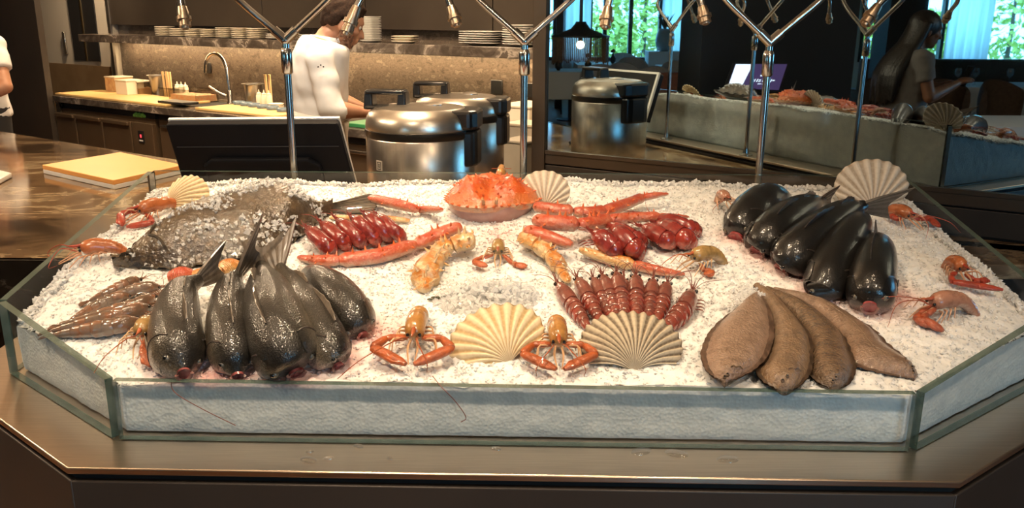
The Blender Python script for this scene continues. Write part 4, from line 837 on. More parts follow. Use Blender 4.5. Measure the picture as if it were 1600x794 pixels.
crab_leg('leg', [[(835, 322, .024, .014), (862, 327, .022, .015), (894, 330, .022, .014)], [(896, 331, .022, .013), (920, 332, .022, .014), (943, 330, .022, .014)], [(943, 331, .022, .016), (975, 320, .024, .014), (1005, 308, .028, .011)], [(1004, 309, .028, .010), (1025, 305, .030, .008), (1044, 303, .030, .003)]], CRL, 9, CRL)
crab_leg('leg', [[(835, 344, .022, .017), (865, 348, .022, .018), (902, 350, .022, .017)], [(902, 351, .022, .015), (925, 349, .024, .017), (950, 344, .026, .016)], [(950, 344, .026, .016), (990, 340, .028, .013), (1030, 338, .028, .011)], [(1030, 338, .028, .009), (1055, 338, .028, .006), (1076, 339, .026, .003)]], CRL, 10)
crab_leg('leg', [[(822, 360, .030, .017), (855, 370, .026, .015), (894, 383, .018, .009)]], CRL, 4)
crab_leg('leg', [[(905, 390, .008, .008), (945, 402, .012, .013), (990, 414, .012, .013)], [(988, 413, .012, .012), (1030, 423, .012, .010), (1070, 429, .008, .004)]], CRC, 10, CRL)
crab_leg('claw', [[(742, 377, .020, .020), (722, 378, .022, .021), (706, 384, .022, .017)], [(706, 385, .024, .018), (690, 390, .024, .020), (684, 400, .022, .017)], [(684, 399, .022, .020), (668, 420, .020, .025), (664, 440, .014, .023)], [(664, 440, .012, .020), (662, 448, .010, .014), (668, 453, .008, .008)]], CRC, 12)
crab_leg('claw', [[(815, 370, .018, .016), (830, 376, .020, .019), (840, 382, .018, .015)], [(838, 381, .018, .016), (850, 390, .018, .018), (860, 398, .016, .014)], [(860, 398, .016, .014), (868, 408, .016, .017), (874, 418, .014, .014)], [(874, 418, .012, .010), (880, 428, .012, .010), (888, 440, .010, .006)]], CRC, 9)
piece = thing('crab_leg_piece', 'orange yellow crab leg piece behind the olive bass tails', 'crab leg', ice(330, 432), group=None)
for keys, m_, nm in (([(268, 434, .012, .014), (285, 430, .016, .017), (300, 431, .012, .013)], CRL, 'leg_knuckle'), ([(298, 432, .012, .010), (330, 424, .018, .013), (348, 422, .018, .014)], CRC, 'leg_segment'), ([(346, 424, .018, .014), (358, 416, .022, .016), (374, 418, .018, .013)], CRC, 'leg_segment')):
    Q = cr(np.array([(*ice(a, b, c), r) for a, b, c, r in keys]), 12); mb = MB().loft(Q[:, :3], Q[:, 3], Q[:, 3] * .9, None, 12)
    for k in range(2, 11): mb.loft([Q[k, :3] - nrm(Q[1, :3] - Q[0, :3]) * .0012, Q[k, :3], Q[k, :3] + nrm(Q[1, :3] - Q[0, :3]) * .0012], Q[k, 3] * np.array((1.0, 1.05, 1.0)), Q[k, 3] * np.array((.9, .95, .9)), None, 12)
    mb.build(nm, m_, piece, world=True)
# loose feelers hanging over the front glass, and a herb crumb
FEEL = mat('red_brown_feeler', (.20, .05, .03), rough=.4)
for pts, lab in ((((268, 590), (272, 612), (310, 636), (368, 665)), 'long dark feeler stuck to the left of the front glass'), (((676, 588), (690, 605), (712, 628), (728, 652), (720, 660)), 'bent brown feeler stuck to the middle of the front glass')):
    a = np.array((*G[0], 0)); b = np.array((*G[1], 0)); t_ = nrm(b - a); nf = np.array((t_[1], -t_[0], 0)); pp = a + nf * .0075
    q = [atplane(x, y, nf, pp) if y > 603 else ice(x, y, .006) for x, y in pts]; tag(MB().tube(cr(q, 26), .0006, 5).build('feeler', FEEL), lab, 'feeler')
h_ = ice(680, 468, .004); mb = MB()
for k in range(4): mb.ball(h_ + np.array((.006 * (k - 1.5), .004 * (k % 2), .002 * (k % 3))), (.005, .003, .002), 8, 5)
tag(mb.build('herb_crumb', mat('dark_green_herb', (.05, .055, .03), (.12, .10, .06), 200, rough=.6)), 'small dark herb crumb on the ice beside the clear mound', 'herb')

# ================================================================== room shell
MIRN = np.array((-.517, -.856, 0.0)); MIRN = MIRN / np.linalg.norm(MIRN); MIRP = np.array((.53, 2.93, 0.0)); MIRW = np.array((-MIRN[1], MIRN[0], 0.0))
KU = np.array((.812, -.583, 0.0)); KU = KU / np.linalg.norm(KU); KV = np.array((-KU[1], KU[0], 0.0)); K0 = np.array((-1.446, 5.449, 0.0)); KA = math.atan2(KU[1], KU[0]); MA = math.atan2(MIRW[1], MIRW[0])
def K(s, v, z=0.0): return K0 + KU * s + KV * v + np.array((0, 0, z))
def ks(px, py, v):
    p = atplane(px, py, KV, K0 + KV * v); return float(np.dot(p - K0, KU)), float(p[2])
def kbox(mb, s0, s1, v0, v1, z0, z1):
    c = K((s0 + s1) / 2, (v0 + v1) / 2, (z0 + z1) / 2); return mb.box(c, (s1 - s0, v1 - v0, z1 - z0), KA)
def vr(x, y):
    """place seen in the mirror at (x, y) behind the glass -> its real place"""
    V = np.array((x, y, 0.0)); return V - 2 * np.dot(MIRN, V - MIRP) * MIRN
FLOOR = mat('brown_wood_floor', (.20, .095, .045), (.28, .145, .07), 5, rough=.4, stretch=(1, 8, 1)); DARKW = mat('dark_brown_wall', (.028, .020, .014), (.036, .026, .018), 2, rough=.6); CEIL = mat('ceiling_paint', (.66, .58, .49), rough=.9)
GREYP = mat('grey_door_paint', (.46, .42, .36), (.42, .38, .32), 2, rough=.5); KICK = mat('brown_kick_plate', (.30, .20, .11), (.36, .25, .14), 6, rough=.35, metal=.6)
UPC = mat('bronze_cabinet_front', (.060, .047, .037), (.070, .056, .044), 2, rough=.33, metal=.5); WHITEW = mat('white_plaster', (.66, .68, .70), rough=.8)
MARB = mat_marble('island_marble', [(0.0, (0.015, 0.010, 0.006)), (.36, (0.041, 0.026, 0.015)), (.44, (0.118, 0.074, 0.040)), (.50, (0.148, 0.095, 0.053)), (.535, (0.311, 0.236, 0.144)), (.56, (0.141, 0.087, 0.046)), (.64, (0.111, 0.068, 0.035)), (.70, (0.033, 0.021, 0.013)), (.76, (0.126, 0.076, 0.040)), (1, (0.296, 0.220, 0.136))], 1.7, .10, .2, 2.0, .9)
MARBK = mat_marble('black_marble', [(0, (.008, .007, .006)), (.55, (.018, .015, .012)), (.62, (.14, .12, .10)), (.66, (.020, .016, .013)), (1, (.04, .032, .026))], 3.0, .15, .8, 2.0)
MARBS = mat_marble('shelf_marble', [(0, (.016, .013, .011)), (.45, (.055, .044, .036)), (.56, (.11, .09, .075)), (.62, (.30, .26, .22)), (.66, (.07, .056, .046)), (1, (.13, .105, .085))], 5.0, .2, .3, 1.6, .6)
MARBB = mat_marble('backsplash_marble', [(0, (0.022, 0.016, 0.013)), (.38, (0.047, 0.035, 0.027)), (.47, (0.108, 0.083, 0.065)), (.54, (0.061, 0.047, 0.036)), (.63, (0.158, 0.126, 0.101)), (.70, (0.072, 0.055, 0.042)), (1, (0.144, 0.115, 0.090))], 2.6, .34, -KA, 9.0, .25)
struct('floor', MB().box((-4, -3, -.05), (40, 40, .1)), FLOOR, smooth=False)
_a = vr((-420 - 800) / 1383.0 * 17, 17.1); _b = vr(14, 17.1); _k = K(-6.6, -.05)
struct('ceiling', MB().prism([tuple(_a[:2]), tuple(_b[:2]), (-2.6, -5.15), (6.35, -5.15), (6.35, 7.5), (-3, 9.5), (-6.5, 10.5), tuple(_k[:2])], 2.8, 2.9), CEIL, smooth=False)
struct('wall_back', kbox(MB(), -6.6, 3.4, .65, .80, 0, 2.8), MARBB, smooth=False)
struct('wall_light_stop', kbox(MB(), -4.5, -4.4, -.02, .66, 0, 2.8), DARKW, smooth=False)  # added to keep stray daylight off the door
struct('wall_left', kbox(MB(), -6.5, -2.90, -.05, .0, 0, 2.8), DARKW, smooth=False)
d1 = struct('door_1', kbox(MB(), -4.3, -2.93, .60, .648, 0.0, 2.4), GREYP, smooth=False)
s0, _ = ks(113, 50, .6); s1, _ = ks(153, 50, .6)
kbox(MB(), s0, s1, .59, .602, 1.14, 2.2).build('glazing', BLACK, d1, smooth=False); kbox(MB(), (s0 + s1) / 2 - .01, (s0 + s1) / 2 + .01, .584, .592, 1.14, 2.2).build('glazing_bar', mat('brass_bar', (.35, .25, .12), rough=.3, metal=1), d1, smooth=False)
kbox(MB(), -4.1, -3.02, .594, .602, .1, 1.10).build('kick_plate', KICK, d1, smooth=False)
s2, z2 = ks(103, 67, .6); kbox(MB(), s2 - .02, s2 + .02, .58, .602, z2 - .10, z2 + .10).build('door_handle', CHROME, d1, bevel=.006)
kbox(MB(), -2.97, -2.93, .58, .65, .9, 2.4).build('door_frame', STEEL, d1, smooth=False)

# ------------------------------------------------------------------ island worktop
TI = .93
pl = [(-4.6, 2.14), (1.95, 2.14)]; q = MIRP + MIRW * ((1.95 - MIRP[0]) / MIRW[0]); pl.append((1.95, q[1] - .012)); q = MIRP + MIRW * ((.05 - MIRP[0]) / MIRW[0]); pl.append((.05, q[1] - .012))
pl += [(-.12, 3.44), (-.36, 3.46), (-.50, 3.07), (-1.947, 4.061), (-2.80, 4.663), (-3.4, 5.08), (-4.6, 5.2)]
isl = thing('island_counter', 'brown veined marble island counter behind the fish display', 'counter', (-2, 3, 0))
MB().prism(pl, TI - .04, TI).build('worktop', MARB, isl, smooth=False, world=True, bevel=.003)
c_ = np.mean(np.array(pl), axis=0); MB().prism([tuple(np.array(p) * .985 + c_ * .015) for p in pl], 0.002, TI - .04).build('cabinet_base', MARBK, isl, smooth=False, world=True)
MB().box((-1.75, 2.145, TI - .10), (1.6, .025, .2)).build('front_apron', MARBK, isl, smooth=False, world=True)

# ------------------------------------------------------------------ mirror cabinet
MIR = mat('dark_mirror_glass', (.48, .60, .66), rough=.012, metal=1.0); FRM = mat('bronze_frame', (.085, .062, .045), (.10, .075, .055), 2, rough=.4, metal=.7); FRD = mat('dark_plinth', (.030, .024, .020), (.040, .032, .026), 3, rough=.45, metal=.3)
def mpt(t, n, z): return MIRP + MIRW * t + MIRN * n + np.array((0, 0, z))
def mbox(mb, t0, t1, n0, n1, z0, z1): return mb.box(mpt((t0 + t1) / 2, (n0 + n1) / 2, (z0 + z1) / 2), (t1 - t0, n1 - n0, z1 - z0), MA)
tl = (.125 - MIRP[0]) / MIRW[0]; tf = (.078 - MIRP[0]) / MIRW[0]
cab = thing('mirror_cabinet', 'tall bronze framed cabinet with dark mirror glass reflecting the dining room', 'cabinet', mpt(.6, -.2, 0), 0)
mbox(MB(), tl, 2.6, -.012, 0, 1.065, 2.7).build('mirror_glass', MIR, cab, smooth=False, world=True)
mbox(MB(), tf, 2.6, -.45, -.015, 0.005, 2.75).build('carcass', FRD, cab, smooth=False, world=True)
mbox(MB(), tf, tl, -.015, .014, .94, 2.75).build('frame_stile', FRM, cab, smooth=False, world=True, bevel=.002)
mbox(MB(), tl, 2.6, -.015, .010, 1.055, 1.068).build('frame_bead', FRM, cab, smooth=False, world=True)
mbox(MB(), tl, 2.6, -.015, .006, 1.018, 1.055).build('frame_rail', FRM, cab, smooth=False, world=True, bevel=.002)
mbox(MB(), tl, 2.6, -.015, .004, .935, 1.013).build('lower_panel', FRD, cab, smooth=False, world=True, bevel=.002)

# ------------------------------------------------------------------ kitchen run
bc = thing('back_counter', 'marble topped kitchen counter along the back wall', 'counter', K(-.5, .3, 0), 0)
kbox(MB(), -2.88, 3.2, -.02, .648, .85, .90).build('worktop', MARBS, bc, smooth=False, world=True, bevel=.003)
kbox(MB(), -2.80, 3.2, .06, .64, .004, .845).build('carcass', FRD, bc, smooth=False, world=True)
kbox(MB(), -2.88, -2.82, .0, .64, .0, .85).build('end_panel', MARBK, bc, smooth=False, world=True)
FRG = mat('bronze_steel_door', (.20, .14, .088), (.23, .165, .105), 3, rough=.36, metal=.75)
fr = thing('undercounter_fridge', 'bronze undercounter fridge with three doors and a control panel', 'fridge', K(-2.1, .05, 0))
ed = [ks(x, 200, 0)[0] for x in (92, 122, 163, 207, 240)]
kbox(MB(), ed[0], ed[4], .02, .06, .10, .80).build('housing', FRG, fr, smooth=False, world=True)
for i in range(3):
    dr = kbox(MB(), ed[i] + .008, ed[i + 1] - .008, -.012, .022, .16, .765).build('door', FRG, fr, smooth=False, world=True, bevel=.004); kbox(MB(), ed[i] + .02, ed[i + 1] - .02, -.03, -.010, .735, .762).build('door_handle', FRG, dr, bevel=.004)
cpn = kbox(MB(), ed[3] + .008, ed[4] - .004, -.008, .022, .16, .765).build('control_panel', FRG, fr, smooth=False, world=True, bevel=.003)
sc_, zc_ = ks(221, 214, -.01); di = kbox(MB(), sc_ - .035, sc_ + .035, -.014, -.007, zc_ - .045, zc_ + .045).build('display', BLACK, cpn, smooth=False)
kbox(MB(), sc_ - .007, sc_ + .007, -.016, -.013, zc_ - .004, zc_ + .018).build('red_digit', mat('red_led', (.8, .02, .02), emit=(1, .04, .05), estr=3), di, smooth=False)
for k in range(5): kbox(MB(), sc_ - .024 + k * .010, sc_ - .017 + k * .010, -.016, -.013, zc_ - .032, zc_ - .022).build('panel_letter', mat('panel_print', (.7, .7, .7), rough=.5), di, smooth=False)
so = [(ed[4] + .03, .25), (.27, .85), (.87, 1.45), (1.47, 2.1)]
for a, b in so:
    dr = kbox(MB(), a, b, .03, .06, .12, .80).build('cupboard_door', FRG, bc, smooth=False, world=True, bevel=.003); kbox(MB(), a + .03, b - .03, .012, .032, .745, .765).build('door_handle', STEEL, dr, bevel=.003)
s_, z_ = ks(336, 188, .0); kbox(MB(), s_ - .07, s_ + .07, .022, .034, .775, .815).build('vent_grille', BLACK, bc, smooth=False, world=True)
kbox(MB(), -2.8, -1.5, .03, .06, .80, .846).build('recess_strip', GAP_DARK, bc, smooth=False, world=True)
gg = MB(); s_, z_ = ks(216, 174, .02)
for k in range(7): gg.ball(K(s_ - .06 + .02 * k, .03, .812 + .010 * (k % 2)), (.02, .02, .016), 8, 5)
tag(gg.build('green_cloth', mat('green_cloth', (.10, .32, .05), (.2, .5, .1), 40, rough=.8)), 'bright green cloth stuffed above the fridge', 'cloth')
# shelf, upper cabinets, lamp strip
shf = thing('marble_shelf', 'long dark marble wall shelf carrying the plates', 'shelf', K(-.6, .45, 1.32)); kbox(MB(), -2.95, 3.2, .30, .648, 1.325, 1.385).build('shelf_board', MARBS, shf, smooth=False, world=True, bevel=.003)
LEDM = mat('led_diffuser', (1, .8, .5), emit=(1.0, .66, .32), estr=14)
kbox(MB(), -2.85, 3.1, .60, .612, 1.319, 1.3245).build('led_strip', LEDM, shf, smooth=False, world=True, label='glowing warm light strip under the shelf')
a0 = K(.1, .56, 1.3215); la = area('shelf_light', a0, a0 + np.array((0, 0, -1)) + KV * .35, 5.8, .03, 48, (1.0, .70, .38)); la.rotation_euler = (0, 0, KA)
up_c = thing('upper_cabinet', 'row of flat bronze upper cabinet doors above the marble shelf', 'cabinet', K(0, .6, 1.46)); kbox(MB(), -2.95, 3.2, .61, .648, 1.465, 2.75).build('carcass', FRD, up_c, smooth=False, world=True)
sA = ks(770, 20, .59)[0]
for k in range(-4, 3):
    a, b = sA + k * 1.05 + .004, sA + (k + 1) * 1.05 - .004; a = max(a, -2.95); kbox(MB(), a, min(b, 3.2), .588, .612, 1.462, 2.74).build('cabinet_door', UPC, up_c, smooth=False, world=True, bevel=.002)

# ------------------------------------------------------------------ plates on the shelf
CER = mat('cream_glazed_ceramic', (.78, .72, .60), (.72, .65, .52), 20, rough=.22); CERW = mat('white_glazed_ceramic', (.82, .80, .75), rough=.18)
def sqplate(name, w, d, h, m, lip=.85):
    mb = MB(); n = 28; vs = []; prf = [(lip * .62, 0), (lip * .70, .001), (1.0, h - .0022), (1.0, h), (.96, h), (lip * .66, .004), (0.02, .004)]
    for r, z in prf:
        for k in range(n):
            a = 2 * PI * k / n; c, s_ = math.cos(a), math.sin(a); c = math.copysign(abs(c) ** .45, c); s_ = math.copysign(abs(s_) ** .45, s_); vs.append((c * w / 2 * r, s_ * d / 2 * r, z))
    fs = [(i * n + k, i * n + (k + 1) % n, (i + 1) * n + (k + 1) % n, (i + 1) * n + k) for i in range(len(prf) - 1) for k in range(n)] + [tuple(reversed(range(n))), tuple((len(prf) - 1) * n + k for k in range(n))]
    return mb.add(vs, fs).mesh(name)
def stack(name, label, group, px, py, v, me, m, n, dz, z0=1.3855, cat='plate', rz=0.0, s=None):
    s_ = ks(px, py, v)[0] if s is None else s
    for k in range(n):
        o = bpy.data.objects.new(name, me); COL.objects.link(o)
        if not me.materials: me.materials.append(m); me.polygons.foreach_set('use_smooth', [True] * len(me.polygons)); me.set_sharp_from_angle(angle=R(45))
        p = K(s_ + random.uniform(-.002, .002), v, z0 + k * dz); o.location = tuple(p); o.rotation_euler = (0, 0, KA + rz + random.uniform(-.06, .06))
        tag(o, ('topmost ' if k == n - 1 else 'lowest ' if k == 0 else 'inner ') + label, cat, group)
pm = sqplate('square_plate', .125, .125, .011, CER)
ordn = ('first', 'second', 'third', 'fourth', 'fifth', 'sixth', 'seventh')
for k, (x, n) in enumerate(((258, 6), (281, 5), (305, 5), (329, 5), (353, 6), (378, 6), (402, 6))):
    stack('square_plate', f'cream square plate in the {ordn[k]} small stack from the door', 'small square plates on the shelf', x, 50, .39, pm, CER, n, .0125, rz=.25)
pm2 = sqplate('side_plate', .20, .16, .014, CERW)
stack('side_plate', 'white oblong plate in the low stack left of the chef', 'oblong plates left of the chef', 440, 55, .42, pm2, CERW, 3, .012)
stack('side_plate', 'white oblong plate in the low stack behind the chef', 'oblong plates behind the chef', 492, 55, .44, pm2, CERW, 3, .012)
pm3 = sqplate('square_dish', .115, .115, .015, CERW); stack('square_dish', 'small white dish in the tall stack right of the chef', 'small dishes in the tall stack', 579, 45, .40, pm3, CERW, 15, .0102)
pm4 = sqplate('tray_plate', .155, .12, .016, CER); stack('tray_plate', 'cream tray plate in the low stack of three', 'tray plates in the low stack', 633, 57, .40, pm4, CER, 3, .0145, rz=.3)
pm5 = sqplate('serving_plate', .27, .22, .018, CERW, .72); stack('serving_plate', 'wide white serving plate in the stack left of the middle pole', 'wide serving plates on the shelf', 757, 55, .46, pm5, CERW, 6, .0125)
pm6 = sqplate('dinner_plate', .20, .20, .018, CERW, .75); stack('dinner_plate', 'white dinner plate in the stack behind the middle pole', 'dinner plates by the mirror cabinet', 818, 50, .44, pm6, CERW, 9, .0125)

# ------------------------------------------------------------------ things on the back counter
BOARD = mat('yellow_board', (.66, .44, .18), (.60, .39, .15), 6, rough=.5); BOARDW = mat('ivory_board', (.76, .38, .12), (.72, .35, .11), 4, rough=.45)
BEDG = mat('board_side', (.72, .68, .60), rough=.5)
for (xa, ya), (xb, yb), v0, v1, lab in (((86, 148), (172, 152), .02, .42, 'yellow cutting board at the far end of the back counter'), ((170, 155), (258, 160), .02, .40, 'yellow cutting board between the containers and the sink'), ((305, 172), (428, 178), .04, .40, 'yellow cutting board right of the sink')):
    a, b = ks(xa, ya, v0)[0], ks(xb, yb, v0)[0]; tag(kbox(MB(), a, b, v0, v1, .9005, .918).build('cutting_board', BOARD, bevel=.004), lab, 'cutting board')
CLEAR = mat_glass('clear_plastic', (.86, .84, .80), .06); FOODC = mat('container_food', (.50, .26, .12), (.62, .42, .20), 25, rough=.5); LIDM = mat('translucent_lid', (.62, .54, .42), rough=.35); STEELC = mat('satin_steel_cup', (.55, .52, .48), rough=.28, metal=1.0); WOOD = mat('pale_wood_stick', (.72, .50, .26), (.62, .41, .19), 30, rough=.6, stretch=(1, 1, .1)); CREAM = mat('cream_plastic', (.74, .66, .52), rough=.4); PINKF = mat('pink_seafood_mix', (.72, .33, .18), (.66, .48, .32), 60, rough=.45)
def onc(px, v): return ks(px, 145, v)[0]
def bin_(label, s, v, w, d, h, m, food=None, lid=None, ztop=None, z0=.9005, cat='container'):
    t = thing('food_container', label, cat, K(s, v, z0), KA); mb = MB(); tp = 1.0; wl = .004
    prf = []; n = 4
    for (sx, sy, ww, dd) in ((0, -d / 2, w, wl), (0, d / 2, w, wl), (-w / 2, 0, wl, d), (w / 2, 0, wl, d)): mb.box((sx, sy, h / 2), (ww, dd, h))
    mb.box((0, 0, .002), (w, d, .004)); mb.build('tub', m, t, smooth=False)
    if food: 
        f = MB(); f.box((0, 0, h * .28 + .004), (w * .94, d * .92, h * .5)); 
        for k in range(14): f.ball((random.uniform(-.4, .4) * w, random.uniform(-.4, .4) * d, h * .52), (.02, .016, .012), 7, 5)
        f.build('contents', food, t)
    if lid: MB().box((0, 0, h + .006), (w + .012, d + .012, .012)).build('lid', lid, t, bevel=.003)
    else: 
        r = MB()
        for (sx, sy, ww, dd) in ((0, -d / 2, w + .02, .012), (0, d / 2, w + .02, .012), (-w / 2, 0, .012, d), (w / 2, 0, .012, d)): r.box((sx, sy, h), (ww, dd, .005))
        r.build('rim', m, t, smooth=False)
    return t
bin_('brown lidded tub at the far end beside the door', onc(188, .45), .45, .15, .16, .13, FOODC, lid=LIDM)
bin_('pale lidded tub in front of the brown tub', onc(204, .36), .36, .16, .15, .12, CREAM, lid=LIDM)
bin_('clear tub of orange food beside the pale tub', onc(222, .44), .44, .12, .14, .11, CLEAR, FOODC, LIDM)
bin_('long clear tub of pink seafood mix left of the tap', onc(302, .40), .40, .34, .20, .095, CLEAR, PINKF)
bin_('clear tray holding the left squeeze bottles', onc(268, .44), .46, .20, .12, .08, CLEAR)
def cup(label, s, v, r, h):
    t = thing('steel_container', label, 'container', K(s, v, .9005), KA); MB().lathe([(r * .72, 0), (r * .78, .004), (r, h - .008), (r * 1.25, h - .004), (r * 1.25, h), (r * .97, h), (r * .72, .01), (0.001, .008)], (0, 0, 0), 26).build('cup', STEELC, t); return t
def sticks(label, s, v, n, h, z0=.9005):
    for k in range(n):
        t = MB().box((0, 0, h / 2), (.022, .010, h)).build('wooden_stick', WOOD, bevel=.002); p = K(s + (k - (n - 1) / 2) * .026, v + random.uniform(-.012, .012), z0); t.location = tuple(p); t.rotation_euler = (random.uniform(-.05, .02), random.uniform(-.12, -.03), KA); tag(t, label, 'stick', 'wooden sticks ' + label.split(' beside ')[-1])
def bottle(label, group, s, v, h=.13, r=.022, z0=.9005):
    t = thing('squeeze_bottle', label, 'bottle', K(s, v, z0), KA, group); MB().lathe([(r * .95, 0), (r, .004), (r, h * .68), (r * .7, h * .74)], (0, 0, 0), 16).build('bottle_body', CREAM, t); MB().lathe([(r * .8, h * .73), (r * .8, h * .80), (r * .3, h * .84), (r * .12, h), (0.001, h)], (0, 0, 0), 12).build('nozzle_cap', CREAM, t)
cup('tall steel cup beside the wooden sticks, far left', onc(248, .50), .50, .065, .17)
sticks('pale flat wooden stick standing beside the left steel cup', onc(264, .43), .43, 4, .21)
for k in range(3): bottle('cream squeeze bottle in the clear tray left of the tap', 'squeeze bottles left of the tap', onc(278, .46) + .055 * k, .46, z0=.906)
cup('steel cup behind the blue bowls', onc(396, .50), .50, .066, .16)
sticks('pale flat wooden stick standing beside the right steel cup', onc(413, .48), .52, 2, .23)
for k in range(3): bottle('cream squeeze bottle near the right steel cup', 'squeeze bottles by the blue bowls', onc(408, .44) + .055 * k, .42)
BLUE = mat('blue_glazed_bowl', (.10, .15, .20), (.15, .20, .25), 30, rough=.25)
bw = MB().lathe([(.022, 0), (.024, .003), (.040, .018), (.045, .042), (.042, .042), (.036, .02), (.001, .008)], (0, 0, 0), 22).mesh('sauce_bowl'); bw.materials.append(BLUE); bw.polygons.foreach_set('use_smooth', [True] * len(bw.polygons))
for k, (x, v) in enumerate(((372, .36), (383, .34), (395, .32), (409, .30), (424, .28), (440, .24))):
    o = bpy.data.objects.new('sauce_bowl', bw); COL.objects.link(o); o.location = tuple(K(onc(x, v), v, .9005)); tag(o, f'{ordn[k]} small blue sauce bowl of the row, counted from the tap', 'bowl', 'blue sauce bowls in a row')
for k in range(3):
    o = MB().lathe([(.03, 0), (.05, .012), (.055, .022), (.05, .022), (.001, .006)], (0, 0, 0), 20).build('cream_bowl', CERW); o.location = tuple(K(onc(430, .36), .36, .9005 + k * .014)); tag(o, 'cream bowl in the small stack behind the blue bowls', 'bowl', 'cream bowls stacked behind the blue bowls')
tag(kbox(MB(), onc(256, .12), onc(292, .12) + .02, .06, .20, .9185, .936).build('black_case', BLACK, bevel=.005), 'flat black case lying on the edge of the yellow board', 'case')
snk = thing('sink', 'steel sink in the back counter, basin painted dark', 'sink', K(onc(305, .22), .22, .90)); sA_, sB_ = onc(275, .25), onc(338, .25)
kbox(MB(), sA_, sB_, .16, .50, .9002, .9012).build('basin_shade', GAP_DARK, snk, smooth=False, world=True)  # flat black sheet on the worktop, the recess's shade put into its colour
mb = MB(); kbox(mb, sA_ - .012, sB_ + .012, .148, .16, .9002, .905); kbox(mb, sA_ - .012, sB_ + .012, .50, .512, .9002, .905); kbox(mb, sA_ - .012, sA_, .16, .5, .9002, .905); kbox(mb, sB_, sB_ + .012, .16, .5, .9002, .905); mb.build('basin_rim', STEEL, snk, smooth=False, world=True)
tap = thing('kitchen_tap', 'curved chrome swan neck tap with lever', 'tap', K(onc(360, .45), .45, .90)); s_, z_ = ks(360, 158, .45); sT, zT = ks(320, 100, .45)
MB().lathe([(.026, 0), (.026, .01), (.019, .02), (.019, .09), (.014, .10)], K(s_, .45, .90)).build('tap_body', CHROME, tap, world=True)
zc = ks(352, 110, .45)[1]; rr = abs(s_ - sT) / 2; pth = [K(s_, .45, .98), K(s_ - .012, .45, zc)] + [K(s_ - rr + (rr - .012) * math.cos(a) - .006, .45, zc + rr * .85 * math.sin(a)) for a in np.linspace(.25, PI, 9)] + [K(sT - .0, .45, zc - .025)]
MB().tube(cr(pth, 40), .0125, 12).build('spout', CHROME, tap, world=True)
MB().loft([K(s_ - .02, .43, .96), K(s_ - .07, .40, .985), K(s_ - .13, .37, 1.03)], [.012, .014, .018], [.012, .010, .008], None, 10).build('lever', CHROME, tap, world=True)
def outlet(label, px, py):
    s_, z_ = ks(px, py, .645); t = thing('wall_outlet', label, 'socket', K(s_, .64, z_), KA); MB().box((0, 0, 0), (.085, .012, .085)).build('plate', BLACK, t, bevel=.004); MB().lathe([(.022, 0), (.028, .003), (.030, .003)], (0, 0, 0), 20).build('socket_ring', mat('socket_grey', (.06, .055, .05), rough=.3), t).rotation_euler = (R(90), 0, 0)
outlet('black wall socket behind the tap', 325, 106); outlet('black wall socket right of the rice cookers', 777, 136); outlet('black wall socket half hidden at the mirror cabinet', 829, 141)
# right end of the back counter
for x0, x1, y0, v, d, h, z0, m, lab in ((800, 852, 0, .36, .30, .085, .985, CREAM, 'beige tub on top of the stack near the mirror cabinet'), (796, 850, 0, .36, .28, .075, .905, FOODC, 'brown tub under the beige one near the mirror cabinet')):
    a, b = ks(x0, 180, v)[0], ks(x1, 180, v)[0]; bin_(lab, (a + b) / 2, v, b - a, d, h, m, lid=LIDM if z0 > .95 else None, z0=z0)
tag(MB().cyl(atz(781, 197, .96) , atz(824, 199, .96), .024, n=18).build('paper_roll', mat('white_paper', (.82, .78, .70), rough=.8)), 'white paper roll lying right of the rice cookers', 'paper roll')
p = atz(790, 222, .93); 
low = thing('side_table', 'low dark prep table right of the rice cookers', 'table', (.0, 3.86, 0)); MB().box((-.02, 3.86, .845), (.50, .50, .03), KA).build('table_top', MARBS, low, smooth=False, world=True); MB().box((-.02, 3.86, .415), (.44, .44, .825), KA).build('table_base', FRD, low, smooth=False, world=True)
WT = mat('white_tub', (.50, .45, .37), (.44, .39, .31), 8, rough=.4)
for (x, y, Y, w, d, h, lab) in ((818, 250, 3.74, .13, .16, .16, 'tall white tub beside the mirror cabinet'), (826, 220, 3.92, .16, .16, .21, 'clear lidded tub behind the white tub')):
    p = aty(x, y, Y); t = thing('white_tub', lab, 'tub', (p[0], Y, .8605), KA); MB().box((0, 0, h / 2), (w * .9, d * .9, h), 0, 1.1).build('tub', WT, t, bevel=.008); MB().box((0, 0, h + .006), (w * 1.05, d * 1.05, .012)).build('lid', WT if h < .18 else LIDM, t, bevel=.003)
p = aty(790, 215, 4.0); t = tag(MB().box((p[0] - .02, 4.02, .872), (.16, .12, .02), KA).build('yellow_cloth', BOARD, bevel=.006), 'folded yellow cloth right of the rice cookers', 'cloth'); 
p = ks(716, 138, .4); mb = MB().loft([K(p[0] - .06, .4, .93), K(p[0] - .03, .4, .935), K(p[0] + .02, .4, .94), K(p[0] + .05, .4, .95), K(p[0] + .06, .4, .965)], [.006, .026, .032, .014, .006], [.006, .026, .032, .014, .006], None, 12)
tag(mb.build('yellow_squash', mat('yellow_skin', (.62, .50, .08), rough=.35)), 'yellow squash lying on the back counter behind the cookers', 'vegetable')
a, b = ks(541, 192, .06)[0], ks(600, 200, .06)[0]; tag(kbox(MB(), a, b, .03, .42, .9005, .925).build('cutting_board', mat('green_board', (.02, .16, .05), (.03, .20, .07), 8, rough=.5), bevel=.004), 'green cutting board under the chef\'s hands', 'cutting board')
a = onc(548, .55); bin_('steel rimmed tray behind the chef\'s hands', a + .12, .52, .40, .20, .06, STEELC)

